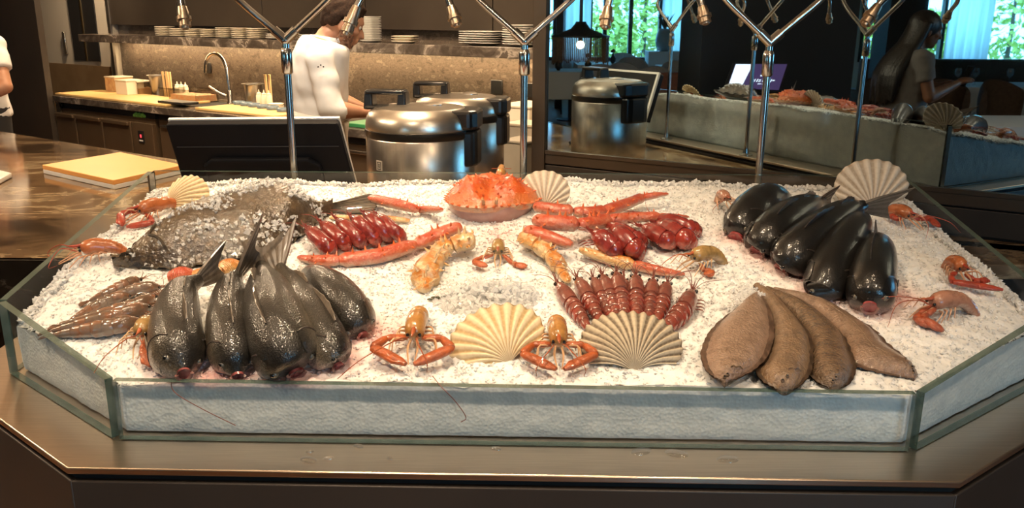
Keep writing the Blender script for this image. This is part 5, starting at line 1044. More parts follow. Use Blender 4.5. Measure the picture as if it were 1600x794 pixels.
# ------------------------------------------------------------------ things on the island
bd = thing('cutting_board', 'large ivory cutting board with white edge on the island counter', 'cutting board', (-1.65, 3.5, TI))
q = [atz(66, 258, TI + .035)[:2], atz(177, 282, TI + .035)[:2], atz(286, 258, TI + .035)[:2], atz(188, 238, TI + .035)[:2]]; MB().prism([tuple(x) for x in q], TI + .018, TI + .036).build('board', BOARDW, bd, smooth=False, world=True, bevel=.002); MB().prism([tuple(x) for x in q], TI + .001, TI + .018).build('board_edge', mat('white_board_side', (.70, .72, .74), rough=.4), bd, smooth=False, world=True, bevel=.002)
q = [atz(-40, 268, TI + .02)[:2], atz(-5, 282, TI + .02)[:2], atz(18, 270, TI + .02)[:2], atz(-15, 262, TI + .02)[:2]]; tag(MB().prism([tuple(x) for x in q], TI + .001, TI + .02).build('white_tray', CERW, bevel=.003), 'white tray cut by the left edge of the picture', 'tray')
mon = thing('monitor', 'black touchscreen monitor seen from behind on the island counter', 'monitor', (-.67, 2.38, TI))
m00, m10, m01, m11 = aty(258, 195, 2.20), aty(528, 193, 2.20), aty(294, 312, 2.29), aty(560, 312, 2.29); nv = nrm(np.cross(m10 - m00, m01 - m00)); nv = nv if nv[1] > 0 else -nv
def mq(a, b, n): return (m00 * (1 - a) + m10 * a) * (1 - b) + (m01 * (1 - a) + m11 * a) * b + nv * n
MB().slab([mq(a, b, .012) for a, b in ((.012, .0), (.988, .0), (1, .02), (1, 1), (0, 1), (0, .02))], nv, .024).build('housing', mat('matt_black_housing', (.010, .010, .012), rough=.5, spec=.15), mon, smooth=False, world=True, bevel=.004)
MB().slab([mq(a, b, .029) for a, b in ((0, -.008), (1, -.008), (1, 1.0), (0, 1.0))], nv, .010).build('white_bezel', mat('white_bezel', (.82, .78, .72), rough=.35), mon, smooth=False, world=True)
MB().slab([mq(a, b, .0355) for a, b in ((.03, .04), (.97, .04), (.97, .96), (.03, .96))], nv, .002).build('screen', BLACK, mon, smooth=False, world=True)
MB().slab([mq(a, b, -.006) for a, b in ((.22, .42), (.78, .42), (.84, .5), (.84, 1.0), (.16, 1.0), (.16, .5))], nv, .016).build('rear_bulge', mat('matt_black_housing', (.014, .014, .016)), mon, smooth=False, world=True, bevel=.005)
MB().slab([mq(a, b, -.001) for a, b in ((.03, .28), (.97, .28), (.97, .285), (.03, .285))], nv, .003).build('seam', mat('housing_seam', (.05, .05, .055), rough=.4), mon, smooth=False, world=True)
pn = mq(.5, .9, .0); MB().loft([pn, pn + np.array((0, .06, -.06)), np.array((pn[0], 2.42, TI + .012))], [.06, .05, .07], [.015, .02, .02], None, 12).build('neck', BLACK, mon, world=True)
MB().box((pn[0], 2.42, TI + .0075), (.26, .20, .013)).build('base_plate', BLACK, mon, bevel=.005, world=True)
for k in range(5):
    a = .47 + .022 * k; MB().slab([mq(a, .84 - .012 * k, -.0148), mq(a + .016, .835 - .012 * k, -.0148), mq(a + .012, .80 - .012 * k, -.0148), mq(a - .004, .805 - .012 * k, -.0148)], nv, .0016).build('pale_stroke', mat('pale_blue_grey', (.35, .42, .5), rough=.4), mon, smooth=False, world=True)  # row of short pale slanted strokes low on the housing
# rice cookers
COOK = mat('cooker_steel', (.80, .72, .62), (.72, .64, .55), 5, rough=.27, metal=1.0, stretch=(30, 30, .6), aniso=.6); COOKL = mat('cooker_lid_steel', (.80, .73, .64), (.74, .67, .58), 6, rough=.30, metal=1.0, stretch=(8, 8, 60)); CBLK = mat('cooker_black', (.012, .011, .011), rough=.28); 
def cooker(label, c, r, ztop, sc, rz=0.0):
    t = thing('rice_cooker', label, 'rice cooker', (c[0], c[1], TI), rz, 'rice cookers on the island'); h = ztop - TI
    zb = h - .095 * sc
    MB().lathe([(r * .93, .006), (r * .98, .02), (r, .05), (r, zb - .004), (r * .985, zb)], (0, 0, 0), 48).build('body', COOK, t)
    MB().lathe([(r * .9, 0), (r * .96, .012)], (0, 0, 0), 32).build('foot_ring', CBLK, t)
    MB().lathe([(r * .99, zb - .001), (r * 1.012, zb + .004), (r * 1.012, zb + .022 * sc), (r * .99, zb + .025 * sc)], (0, 0, 0), 48).build('lid_seal', CBLK, t)
    lid = MB().lathe([(r * 1.0, zb + .024 * sc), (r * 1.005, zb + .03 * sc), (r * .985, zb + .052 * sc), (r * .93, zb + .072 * sc), (r * .80, zb + .086 * sc), (r * .78, zb + .084 * sc), (r * .45, zb + .092 * sc), (0.001, h)], (0, 0, 0), 48).build('lid', COOKL, t)
    hx = -r * .62; hz = h - .016 * sc; hw_ = .030 * sc
    mb = MB(); mb.box((hx - .052 * sc, 0, hz + .026 * sc), (.030 * sc, .06 * sc, .056 * sc), 0, .8); mb.box((hx + .052 * sc, 0, hz + .026 * sc), (.030 * sc, .06 * sc, .056 * sc), 0, .8); mb.box((hx, 0, hz + .050 * sc), (.12 * sc, .056 * sc, .014 * sc)); mb.box((hx, 0, hz + .004 * sc), (.12 * sc, .07 * sc, .012 * sc))
    mb.build('lid_handle', CBLK, lid, bevel=.005)
    MB().lathe([(.03 * sc, 0), (.03 * sc, .006), (.018 * sc, .010), (0.001, .011)], (r * .25, 0, h - .006 * sc), 20).build('steam_vent', COOKL, lid)
    hg = MB(); a_ = r * .62; hg.prism([(a_, -r * .52), (r * 1.02, -r * .46), (r * 1.12, -r * .28), (r * 1.12, r * .28), (r * 1.02, r * .46), (a_, r * .52)], zb + .025 * sc, h - .012 * sc); hg.build('hinge_cover', CBLK, t, smooth=False, bevel=.010)
    MB().prism([(r * .86, -r * .44), (r * 1.06, -r * .36), (r * 1.11, -r * .2), (r * 1.11, r * .2), (r * 1.06, r * .36), (r * .86, r * .44)], zb - .085 * sc, zb + .022 * sc).build('hinge_box', CBLK, t, smooth=False, bevel=.008)
    for sy in (-1, 1): MB().cyl((r * .66, sy * r * .515, zb + .045 * sc), (r * .66, sy * r * .535, zb + .045 * sc), .007 * sc, n=12).build('hinge_screw', CHROME, t)
    n_ = np.array((-.55, -.83, 0)); n_ /= np.linalg.norm(n_); cs = n_ * r * 1.001 + np.array((0, 0, zb - .075 * sc)); tv = np.array((-n_[1], n_[0], 0)); st = MB().slab([cs + tv * a * .012 * sc + np.array((0, 0, b * .015 * sc)) for a, b in ((-1, -1), (1, -1), (1, 1), (-1, 1))], n_, .002).build('sticker', mat('pale_sticker', (.45, .42, .38), rough=.4), t, smooth=False)
    c2 = cs + n_ * .0012
    for a0_, b0, a1_, b1 in ((-.7, .75, .7, .6), (-.7, -.6, .7, -.75), (-.7, .75, -.55, -.75), (.55, .75, .7, -.75), (-.3, .35, .3, .22), (-.3, .35, -.15, -.35), (.15, .35, .3, -.35), (-.3, -.22, .3, -.35)): MB().slab([c2 + tv * x * .012 * sc + np.array((0, 0, y * .015 * sc)) for x, y in ((a0_, b1), (a1_, b1), (a1_, b0), (a0_, b0))], n_, .0008).build('sticker_print', CBLK, st, smooth=False)
    return t
cooker('nearer large steel rice cooker with black hinge and handle', (-.283, 2.62), .166, 1.292, 1.0, R(-8))
cooker('farther steel rice cooker half hidden behind the nearer one', (-.198, 3.18), .166, 1.276, 1.0, R(-8))

# ================================================================== people
SKIN = mat('light_skin', (.52, .27, .16), (.46, .22, .13), 25, rough=.45, sss=.08); SKIN2 = mat('brown_skin', (.24, .115, .065), (.20, .095, .055), 25, rough=.45)
HAIRB = mat('dark_brown_hair', (.016, .009, .006), (.030, .016, .010), 90, rough=.85, spec=.15, bump=.6, bscale=160); HAIRK = mat('black_hair', (.010, .008, .007), (.018, .013, .011), 90, rough=.4, bump=.5, bscale=120); BEARD = mat('short_beard', (.12, .060, .035), (.20, .10, .06), 260, rough=.7)
CLOTH = mat('white_cotton', (.80, .78, .75), (.74, .72, .69), 12, rough=.85, bump=.5, bscale=14); APRON = mat('white_apron', (.70, .64, .55), (.62, .56, .47), 8, rough=.9, bump=.4, bscale=12); TROU = mat('dark_trousers', (.02, .02, .022), rough=.85); GREYT = mat('grey_top', (.16, .15, .145), (.20, .19, .18), 20, rough=.85); EYEB = mat('white_eye', (.7, .66, .6), rough=.2); SHOE = mat('black_shoe', (.012, .012, .012), rough=.4)
def person(label, base, head, J, hair, skin, top_m, sleeve='elbow', apron=False, long_hair=False, beard=False, hair_m=HAIRB, tilt=.35, scale=1.0):
    """J: joint places in (forward, left, up) metres; head is the heading vector"""
    f = nrm((head[0], head[1], 0)); l = np.array((-f[1], f[0], 0)); B = np.array((base[0], base[1], 0.0))
    def L(a, b, c): return B + f * a * scale + l * b * scale + np.array((0, 0, c * scale))
    th = thing('person', label, 'person', B, 0); body = MB(); top = MB(); legs = MB()
    pel, wai, che, nek, hd = J['pelvis'], J['waist'], J['chest'], J['neck'], J['head']
    sp = cr([L(*pel), L(*wai), L(*che), L(nek[0] - .01, 0, nek[2] - .03), L(*nek)], 14); W = np.interp(np.linspace(0, 1, 14), [0, .25, .5, .75, .88, 1], [.165, .145, .160, .150, .088, .056]) * scale; H = np.interp(np.linspace(0, 1, 14), [0, .25, .5, .75, .88, 1], [.115, .108, .122, .100, .072, .056]) * scale
    body.loft(sp, W, H, None, 20, f); top.loft(sp[:12], W[:12] * 1.05 + .016, H[:12] * 1.05 + .018, None, 24, f)
    hc = L(*hd); tl_ = nrm(f * math.sin(tilt) * -1 + np.array((0, 0, 1)) * math.cos(tilt)); tl_ = nrm(np.array((0, 0, math.cos(tilt))) + f * math.sin(tilt)); fc = nrm(f * math.cos(tilt) - np.array((0, 0, math.sin(tilt))))
    def Hd(a, b, c): return hc + fc * a * scale + l * b * scale + tl_ * c * scale
    body.tube(cr([L(nek[0] - .01, 0, nek[2] - .06), L(*nek), Hd(-.02, 0, -.05)], 8), np.array([.075, .066, .060, .056, .054, .054, .054, .054]) * scale, 16)
    Rm = np.array([fc, l, tl_]).T
    body.ball(Hd(0, 0, .022), np.array((.098, .077, .098)) * scale, 22, 16, Rm); body.ball(Hd(.022, 0, -.035), np.array((.070, .060, .078)) * scale, 18, 12, Rm); body.ball(Hd(.062, 0, -.085), np.array((.026, .030, .026)) * scale, 12, 8, Rm)
    body.loft([Hd(.085, 0, .018), Hd(.104, 0, -.012), Hd(.116, 0, -.030), Hd(.092, 0, -.040)], np.array([.009, .011, .016, .010]) * scale, np.array([.009, .010, .011, .006]) * scale, None, 10, l)
    body.ball(Hd(.088, 0, .030), np.array((.014, .045, .012)) * scale, 14, 8, Rm); body.ball(Hd(.088, 0, -.058), np.array((.014, .024, .008)) * scale, 12, 8, Rm); body.ball(Hd(.086, 0, -.068), np.array((.014, .021, .008)) * scale, 12, 8, Rm)
    for sg in (-1, 1): body.ball(Hd(-.008, sg * .078, -.012), np.array((.020, .010, .033)) * scale, 12, 8, Rm); body.ball(Hd(.066, sg * .042, -.022), np.array((.024, .02, .018)) * scale, 10, 8, Rm)
    for sg, arm in ((-1, J['right']), (1, J['left'])):
        sh, el, wr, hn = [L(*q) for q in arm]; pa = cr([sh, sh * .5 + el * .5, el], 8); pb = cr([el, el * .5 + wr * .5, wr], 8)
        body.tube(pa, np.linspace(.046, .040, 8) * scale, 14); body.tube(pb, np.array([.043, .044, .043, .040, .036, .032, .028, .026]) * scale, 14); body.ball(sh, .048 * scale, 14, 10); body.ball(el, .043 * scale, 12, 8)
        if sleeve:
            k = {'elbow': 8, 'short': 5, 'vest': 0}[sleeve]
            if k: top.ball(sh, .066 * scale, 16, 12); top.tube(pa[:k], np.linspace(.064, .062, k) * scale, 16); 
            if sleeve == 'elbow': top.tube(cr([el - (el - sh) * .12, el, el + (wr - el) * .22], 6), np.array([.066, .062, .060, .062, .064, .064]) * scale, 16)
        d = nrm(hn - wr); sd = nrm(np.cross(d, (0, 0, 1))); un = np.cross(sd, d); body.loft([wr, wr + d * .03 * scale, wr + d * .07 * scale, wr + d * .09 * scale], np.array([.024, .036, .040, .036]) * scale, np.array([.020, .017, .015, .012]) * scale, None, 14)
        for k, (off, ln) in enumerate(((-.029, .062), (-.010, .074), (.010, .070), (.029, .054))):
            b0 = wr + d * .085 * scale + sd * off * scale; m1 = b0 + d * ln * .5 * scale - un * .010 * scale; body.tube(cr([b0 - d * .02 * scale, m1, m1 + d * ln * .38 * scale - un * .030 * scale], 7), np.linspace(.0098, .0075, 7) * scale, 8)
        tb = wr + d * .03 * scale - sd * sg * .028 * scale; body.tube(cr([tb, tb + d * .035 * scale - sd * sg * .024 * scale - un * .008 * scale, tb + d * .065 * scale - sd * sg * .016 * scale - un * .022 * scale], 6), np.linspace(.013, .009, 6) * scale, 8)
    for sg in (-1, 1):
        hip = L(pel[0], sg * .085, pel[2] - .02); kn = L(pel[0] + .02, sg * .095, .50); an = L(pel[0] - .02, sg * .10, .09)
        body.tube(cr([hip, hip * .5 + kn * .5, kn], 8), np.linspace(.082, .055, 8) * scale, 14); body.tube(cr([kn, kn * .6 + an * .4, an], 8), np.array([.054, .056, .055, .050, .044, .038, .034, .033]) * scale, 14)
        legs.tube(cr([hip + np.array((0, 0, .08)), hip * .5 + kn * .5, kn, kn * .5 + an * .5, an - np.array((0, 0, .02))], 16), np.linspace(.105, .066, 16) * scale, 16)
        body.loft([an + f * -.04 - np.array((0, 0, .055)), an + f * .05 - np.array((0, 0, .055)), an + f * .15 - np.array((0, 0, .062))], np.array([.034, .042, .034]), np.array([.03, .03, .018]), np.array([.03, .026, .02]), 12)
        MB().loft([an + f * -.055 - np.array((0, 0, .045)), an + f * .0 - np.array((0, 0, .04)), an + f * .10 - np.array((0, 0, .05)), an + f * .18 - np.array((0, 0, .065))], [.03, .046, .050, .030], [.035, .055, .035, .02], [.04, .044, .036, .02], 14).build('shoe', SHOE, th, world=True)
    MB().build('body', skin, th, world=True, mesh=remesh(body, .0068, 5))
    for sg in (-1, 1):
        e = MB().ball(Hd(.079, sg * .032, .006), .0125 * scale, 12, 8).build('eye', EYEB, th, world=True); MB().ball(Hd(.088, sg * .033, .003), .0062 * scale, 8, 6).build('iris', PUPIL, e)
    hm = MB()
    if not long_hair:
        for _ in range(420):
            a = random.uniform(-PI, PI); z = random.uniform(-.55, 1); r = math.sqrt(max(0, 1 - z * z)); x, y = r * math.cos(a), r * math.sin(a)
            if x > .45 and z < .62: continue
            if abs(y) > .55 and z < .0 and x > -.25: continue
            hm.ball(Hd(x * .098, y * .080, .024 + z * .104), random.uniform(.013, .022) * scale, 7, 5)
        hm.ball(Hd(-.008, 0, .045), np.array((.100, .080, .092)) * scale, 16, 12, Rm)
    else:
        hm.ball(Hd(-.016, 0, .034), np.array((.108, .092, .102)) * scale, 18, 12, Rm)
        for k in range(15):
            q = -1 + 2 * k / 14; p0 = Hd(-.03 - .05 * (1 - q * q), q * .082, .05); hm.tube(cr([p0, Hd(-.075 - .045 * (1 - q * q), q * .098, -.10), L(-.13 - .06 * (1 - q * q), q * .13, hd[2] - .26), L(-.165 - .05 * (1 - q * q) + random.uniform(-.02, .01), q * .14, hd[2] - .44 - random.uniform(0, .06))], 12), np.array([.032] * 5 + [.036] * 4 + [.03, .02, .008]) * scale, 10)
    MB().build('hair', hair_m, th, world=True, mesh=remesh(hm, .0075, 2))
    if beard:
        bm = MB()
        for _ in range(260):
            a = random.uniform(-1.9, 1.9); z = random.uniform(-.135, -.045); w = .060 + .014 * (z + .13) / .08
            if abs(a) < .5 and z > -.068: continue
            bm.ball(Hd(.012 + .070 * math.cos(a) * (1 if z > -.10 else .85), w * math.sin(a), z + .018 * (abs(a) > 1)), random.uniform(.0035, .006), 6, 4)
        MB().build('beard', BEARD, th, world=True, mesh=remesh(bm, .004, 2))
    jm = remesh(top, .012, 4)
    for v in jm.vertices:
        c = v.co; k = .003 + noise.noise((c.x * 7, c.y * 7, c.z * 16)) * .009 + noise.noise((c.x * 16 + c.z * 9, c.y * 16, c.z * 12)) * .006; v.co = c + v.normal * k
    MB().build('jacket' if sleeve == 'elbow' else 'top', top_m, th, world=True, mesh=jm)
    MB().build('trousers', TROU, th, world=True, mesh=remesh(legs, .014, 3))
    if sleeve == 'elbow':
        n0 = L(nek[0] - .008, 0, nek[2] - .035); MB().loft([n0, n0 + np.array((0, 0, .045)) + f * .006], [.080 * scale, .072 * scale], [.082 * scale, .074 * scale], None, 24, f, (0, 0)).build('collar', top_m, th, world=True).modifiers.new('s', 'SOLIDIFY').thickness = .006
    if apron:
        k0 = cr([L(wai[0], 0, wai[2] + .02), L(pel[0], 0, pel[2]), L(pel[0] + .02, 0, .70), L(pel[0] + .03, 0, .42)], 12); MB().loft(k0, np.linspace(.185, .215, 12), np.linspace(.150, .165, 12), np.linspace(.140, .13, 12), 28, f, (0, 0)).build('apron', APRON, th, world=True).modifiers.new('s', 'SOLIDIFY').thickness = .006
        bl = cr([L(wai[0], 0, wai[2] - .005), L(wai[0], 0, wai[2] + .03)], 3); MB().loft(bl, .19, .158, .15, 28, f, (0, 0)).build('apron_belt', APRON, th, world=True).modifiers.new('s', 'SOLIDIFY').thickness = .008
    return th, L, Hd
cb = aty(494, 100, 4.25)
chef, cL, cH = person('dark haired chef in white jacket and apron bending over the counter', (cb[0], 4.25), (.95, .31), dict(pelvis=(-.02, 0, .94), waist=(.0, 0, 1.06), chest=(.01, 0, 1.28), neck=(.055, 0, 1.44), head=(.135, 0, 1.515),
    right=((.0, -.175, 1.345), (.04, -.235, 1.125), (.21, -.16, 1.095), (.29, -.11, 1.06)), left=((.04, .17, 1.345), (.11, .24, 1.13), (.27, .15, 1.07), (.34, .11, 1.04))), True, SKIN, CLOTH, 'elbow', True, beard=True, tilt=.38)
for k in range(3): MB().slab([cL(-.02 + .012 * k + dx, -.2775 + .004, 1.318 + .008 * (k % 2) + dz) for dx, dz in ((0, 0), (.006, .001), (.005, .007), (-.001, .006))], cL(0, -1, 0) - cL(0, 0, 0), .002).build('sleeve_emblem', HAIRB, chef, world=True, smooth=False)
kn = thing('kitchen_knife', 'black handled knife in the chef\'s hand', 'knife', cL(.30, -.12, 1.03)); MB().loft([cL(.24, -.14, 1.055), cL(.33, -.10, 1.045)], [.012, .012], [.010, .009], None, 10).build('handle', BLACK, kn, world=True); MB().slab([cL(.33, -.10, 1.052), cL(.46, -.05, 1.035), cL(.46, -.05, 1.028), cL(.33, -.10, 1.022)], (.3, -1, 0), .0016).build('blade', CHROME, kn, world=True, smooth=False)
wb_ = aty(-36, 130, 5.2)
person('waiter in white shirt with elbow bent, cut by the left edge', (wb_[0], 5.2), (-.35, -.94), dict(pelvis=(0, 0, .95), waist=(0, 0, 1.08), chest=(0, 0, 1.30), neck=(.0, 0, 1.48), head=(.03, 0, 1.58),
    right=((0, -.19, 1.40), (.05, -.26, 1.10), (.22, -.10, 1.12), (.30, -.05, 1.12)), left=((0, .19, 1.36), (.06, .30, 1.14), (.22, .13, 1.04), (.29, .06, 1.03))), True, SKIN, CLOTH, 'short', False)

# ================================================================== dining room seen in the mirror
EX = nrm(vr(1, 0) - vr(0, 0)); EY = nrm(vr(0, 1) - vr(0, 0)); VA = math.atan2(EX[1], EX[0])
def vp(x, y, z=0.0): return vr(x, y) + np.array((0, 0, z))
def vx(px, y): return (px - 800) / 1383.0 * y
def vbox(mb, x0, x1, y0, y1, z0, z1): return mb.box(vp((x0 + x1) / 2, (y0 + y1) / 2, (z0 + z1) / 2), (x1 - x0, y1 - y0, z1 - z0), VA)
BLKW = mat('black_pillar', (.008, .008, .009), rough=.5); DKF = mat('dark_window_frame', (.02, .018, .016), rough=.5)
YW = 17.0
CURT = [(878, 921), (1031, 1094), (1476, 1544)]
ops = [(852, 868), (878, 1094), (1345, 1392), (1440, 1680)]
xs = [vx(-420, YW)]
for a, b in ops: xs += [vx(a, YW), vx(b, YW)]
xs.append(14.0); wl = MB()
for i in range(0, len(xs), 2): vbox(wl, xs[i], xs[i + 1], YW, YW + .25, 0, 2.8)
for i in range(1, len(xs) - 1, 2): vbox(wl, xs[i], xs[i + 1], YW, YW + .25, 0, .72); vbox(wl, xs[i], xs[i + 1], YW, YW + .25, 2.62, 2.8)
struct('wall_front', wl, WHITEW, smooth=False)
for i in range(1, len(xs) - 1, 2):
    w = MB(); a, b = xs[i], xs[i + 1]
    for x0, x1, z0, z1 in ((a, a + .07, .72, 2.62), (b - .07, b, .72, 2.62), (a, b, .72, .79), (a, b, 2.55, 2.62)): vbox(w, x0, x1, YW - .02, YW + .12, z0, z1)
    for m0, m1 in ((919, 924), (941, 947), (981, 987), (1028, 1033), (1472, 1477), (1542, 1547)):
        if vx(m0, YW) > a and vx(m1, YW) < b: vbox(w, vx(m0, YW), vx(m1, YW), YW - .02, YW + .12, .72, 2.62)
    wo = struct('window_%d' % ((i + 1) // 2), w, DKF, smooth=False); vbox(MB(), a + .05, b - .05, YW + .04, YW + .05, .75, 2.6).build('window_pane', GLASS, wo, smooth=False)
SHEER = bpy.data.materials.new('sheer_curtain'); SHEER.use_nodes = True; nt_ = SHEER.node_tree; nt_.nodes.clear(); o_ = nd(nt_, 'ShaderNodeOutputMaterial'); mx_ = nd(nt_, 'ShaderNodeMixShader'); t_ = nd(nt_, 'ShaderNodeBsdfTranslucent'); d_ = nd(nt_, 'ShaderNodeBsdfDiffuse')
t_.inputs[0].default_value = (.93, .95, .97, 1); d_.inputs[0].default_value = (.6, .62, .64, 1); mx_.inputs[0].default_value = .12; nt_.links.new(t_.outputs[0], mx_.inputs[1]); nt_.links.new(d_.outputs[0], mx_.inputs[2]); nt_.links.new(mx_.outputs[0], o_.inputs[0])
for k, (a, b) in enumerate(CURT):
    x0, x1 = vx(a, YW), vx(b, YW); n = int((x1 - x0) / .035); vs = []
    for i in range(n + 1):
        x = x0 + (x1 - x0) * i / n; y = YW - .10 + .03 * math.sin(i * 1.3) + .012 * math.sin(i * .5)
        for z in (.30, 2.62): vs.append(vp(x, y, z))
    o = MB().add(vs, [(2 * i, 2 * i + 2, 2 * i + 3, 2 * i + 1) for i in range(n)]).build('curtain', SHEER); o.modifiers.new('s', 'SOLIDIFY').thickness = .002
    tag(o, ('sheer curtain in the mirror left of the garden windows', 'sheer curtain in the mirror behind the big vase', 'sheer curtain in the mirror right of the woman')[k], 'curtain', 'sheer curtains seen in the mirror')
c = vp((xs[1] + xs[-2]) / 2, YW + .3, 1.65); area('window_portal', c, vp((xs[1] + xs[-2]) / 2, 0, 1.65), xs[-2] - xs[1], 1.9, 1, portal=True)
# wall and windows behind the photographer
rw = MB(); rops = [(2.3, 4.5)]
for x0, x1, z0, z1 in ((-2.6, 2.3, 0, 2.8), (4.5, 6.2, 0, 2.8), (2.3, 4.5, 0, .3), (2.3, 4.5, 2.65, 2.8)): rw.box(((x0 + x1) / 2, -5.1, (z0 + z1) / 2), (x1 - x0, .2, z1 - z0))
struct('wall_rear', rw, DARKW, smooth=False)
for i, (a, b) in enumerate(rops):
    w = MB()
    for x0, x1, z0, z1 in ((a, a + .06, .3, 2.65), (b - .06, b, .3, 2.65), (a, b, .3, .36), (a, b, 2.59, 2.65)): w.box(((x0 + x1) / 2, -5.1, (z0 + z1) / 2), (x1 - x0, .12, z1 - z0))
    wo = struct('window_%d' % (i + 5), w, DKF, smooth=False); MB().box(((a + b) / 2, -5.1, 1.47), (b - a - .1, .01, 2.25)).build('window_pane', GLASS, wo, smooth=False)
area('window_portal', (3.4, -5.3, 1.47), (3.4, 0, 1.47), 2.3, 2.4, 1, portal=True)
struct('wall_right', MB().box((6.3, 1.0, 1.4), (.2, 12.4, 2.8)), DARKW, smooth=False)
struct('wall_side', MB().box((4.2, 4.6, 1.4), (4.2, .2, 2.8)), DARKW, smooth=False)
def wall_seg(name, a, b):
    a = np.array(a); b = np.array(b); d = b - a; struct(name, MB().box(((a[0] + b[0]) / 2, (a[1] + b[1]) / 2, 1.4), (np.linalg.norm(d), .2, 2.8), math.atan2(d[1], d[0])), WHITEW, smooth=False)
wall_seg('wall_corner', (-2.6, -5.1), vp(14, YW)[:2]); q = K(-6.5, -.02); wall_seg('wall_far', q[:2], vp(vx(-420, YW), YW)[:2])
# black pillar with a host desk and a lit screen
x0, x1 = vx(1097, 7.6), vx(1340, 7.6); struct('pillar', vbox(MB(), x0, x1, 7.6, 8.6, 0, 2.8), BLKW, smooth=False)
struct('pillar', vbox(MB(), vx(1388, 12), vx(1440, 12), 12, 12.5, 0, 2.8), mat('brown_column', (.045, .035, .030), rough=.6), smooth=False)
struct('pillar', vbox(MB(), vx(868, 15), vx(878, 15), 15, 15.3, 0, 2.8), DKF, smooth=False)
dk = thing('host_desk', 'black host desk in front of the dark pillar in the mirror', 'desk', vp(vx(1195, 7.0), 7.1)); vbox(MB(), vx(1130, 7.0), vx(1262, 7.0), 6.9, 7.4, .002, .88).build('desk_body', BLKW, dk, smooth=False, world=True); vbox(MB(), vx(1126, 7.0), vx(1266, 7.0), 6.86, 7.42, .88, .905).build('desk_top', BLACK, dk, smooth=False, world=True)
ks_ = thing('host_screen', 'lit host screen half white half dark with a small logo, seen in the mirror', 'screen', vp(vx(1190, 7.0), 7.05, .905))
def vq(px, py, y): 
    return vr(vx(px, y), y) + np.array((0, 0, float(aty(px, py, y)[2])))
c0, c1, c2, c3 = vq(1148, 99, 7.14), vq(1238, 99, 7.14), vq(1227, 145, 7.04), vq(1136, 141, 7.04); n_ = nrm(np.cross(c1 - c0, c3 - c0)); n_ = n_ if np.dot(n_, EY) < 0 else -n_
def sq(a, b, o): return (c0 * (1 - a) + c1 * a) * (1 - b) + (c3 * (1 - a) + c2 * a) * b + n_ * o
MB().slab([sq(0, 0, 0), sq(1, 0, 0), sq(1, 1, 0), sq(0, 1, 0)], n_, .02).build('screen_housing', BLACK, ks_, smooth=False, world=True)
SCR = mat('lit_screen_dark', (.02, .01, .03), emit=(.10, .055, .15), estr=1.0); SCW = mat('lit_screen_white', (.8, .8, .85), emit=(.85, .9, 1.0), estr=2.2)
sd_ = MB().slab([sq(.05, .05, .012), sq(.96, .05, .012), sq(.96, .93, .012), sq(.05, .93, .012)], n_, .003).build('screen_face', SCR, ks_, smooth=False, world=True)
MB().slab([sq(.06, .06, .0145), sq(.36, .06, .0145), sq(.29, .92, .0145), sq(.06, .92, .0145)], n_, .001).build('white_panel', SCW, sd_, smooth=False)
for a0_, b0, a1_, b1 in ((.57, .36, .60, .48), (.615, .34, .635, .47), (.66, .34, .675, .42), (.685, .38, .71, .48), (.46, .60, .475, .68), (.49, .58, .50, .68), (.53, .58, .545, .68), (.56, .60, .60, .63), (.56, .66, .60, .68), (.63, .58, .64, .68), (.67, .58, .685, .68), (.70, .60, .74, .63), (.77, .58, .785, .68), (.80, .60, .84, .63), (.56, .74, .62, .76), (.64, .74, .70, .76)):
    MB().slab([sq(a0_, b0, .0145), sq(a1_, b0, .0145), sq(a1_ - .012, b1, .0145), sq(a0_ - .012, b1, .0145)], n_, .001).build('logo_mark', SCW, sd_, smooth=False)
pn = sq(.5, 1.0, -.01); MB().loft([pn + np.array((0, 0, .03)), np.array((pn[0], pn[1], .912))], [.05, .06], [.02, .03], None, 12).build('stand', BLACK, ks_, world=True)
# pendant
pd = thing('pendant_lamp', 'black pendant lamp with a fringe and a bare lit bulb, seen in the mirror', 'lamp', vp(vx(906, 9), 9, 1.45)); pc = vp(vx(906, 9), 9)
MB().cyl(pc + np.array((0, 0, 1.5)), pc + np.array((0, 0, 2.8)), .018, n=10).build('rod', BLACK, pd, world=True); MB().lathe([(.05, 1.50), (.06, 1.48), (.10, 1.43), (.24, 1.375), (.30, 1.36), (.30, 1.345), (.001, 1.35)], pc, 28).build('shade', BLACK, pd, world=True)
MB().cyl(pc + np.array((0, 0, 1.30)), pc + np.array((0, 0, 1.35)), .018, n=12).build('bulb_holder', BLACK, pd, world=True); MB().ball(pc + np.array((0, 0, 1.27)), .04).build('bulb', mat('lit_bulb', (1, .8, .5), emit=(1, .72, .42), estr=25), pd, world=True)
fm = MB()
for k in range(90):
    a = 2 * PI * k / 90
    if math.cos(a - math.atan2(-EY[1], -EY[0])) > .55: continue
    fm.box(pc + np.array((.29 * math.cos(a), .29 * math.sin(a), 1.215)), (.012, .006, .26 + .03 * math.sin(k * 5.1)), a + PI / 2)
tag(fm.build('fringe', mat('bronze_fringe', (.10, .065, .045), (.17, .11, .075), 40, rough=.4, metal=.4), pd, smooth=False, world=True), kind='stuff')
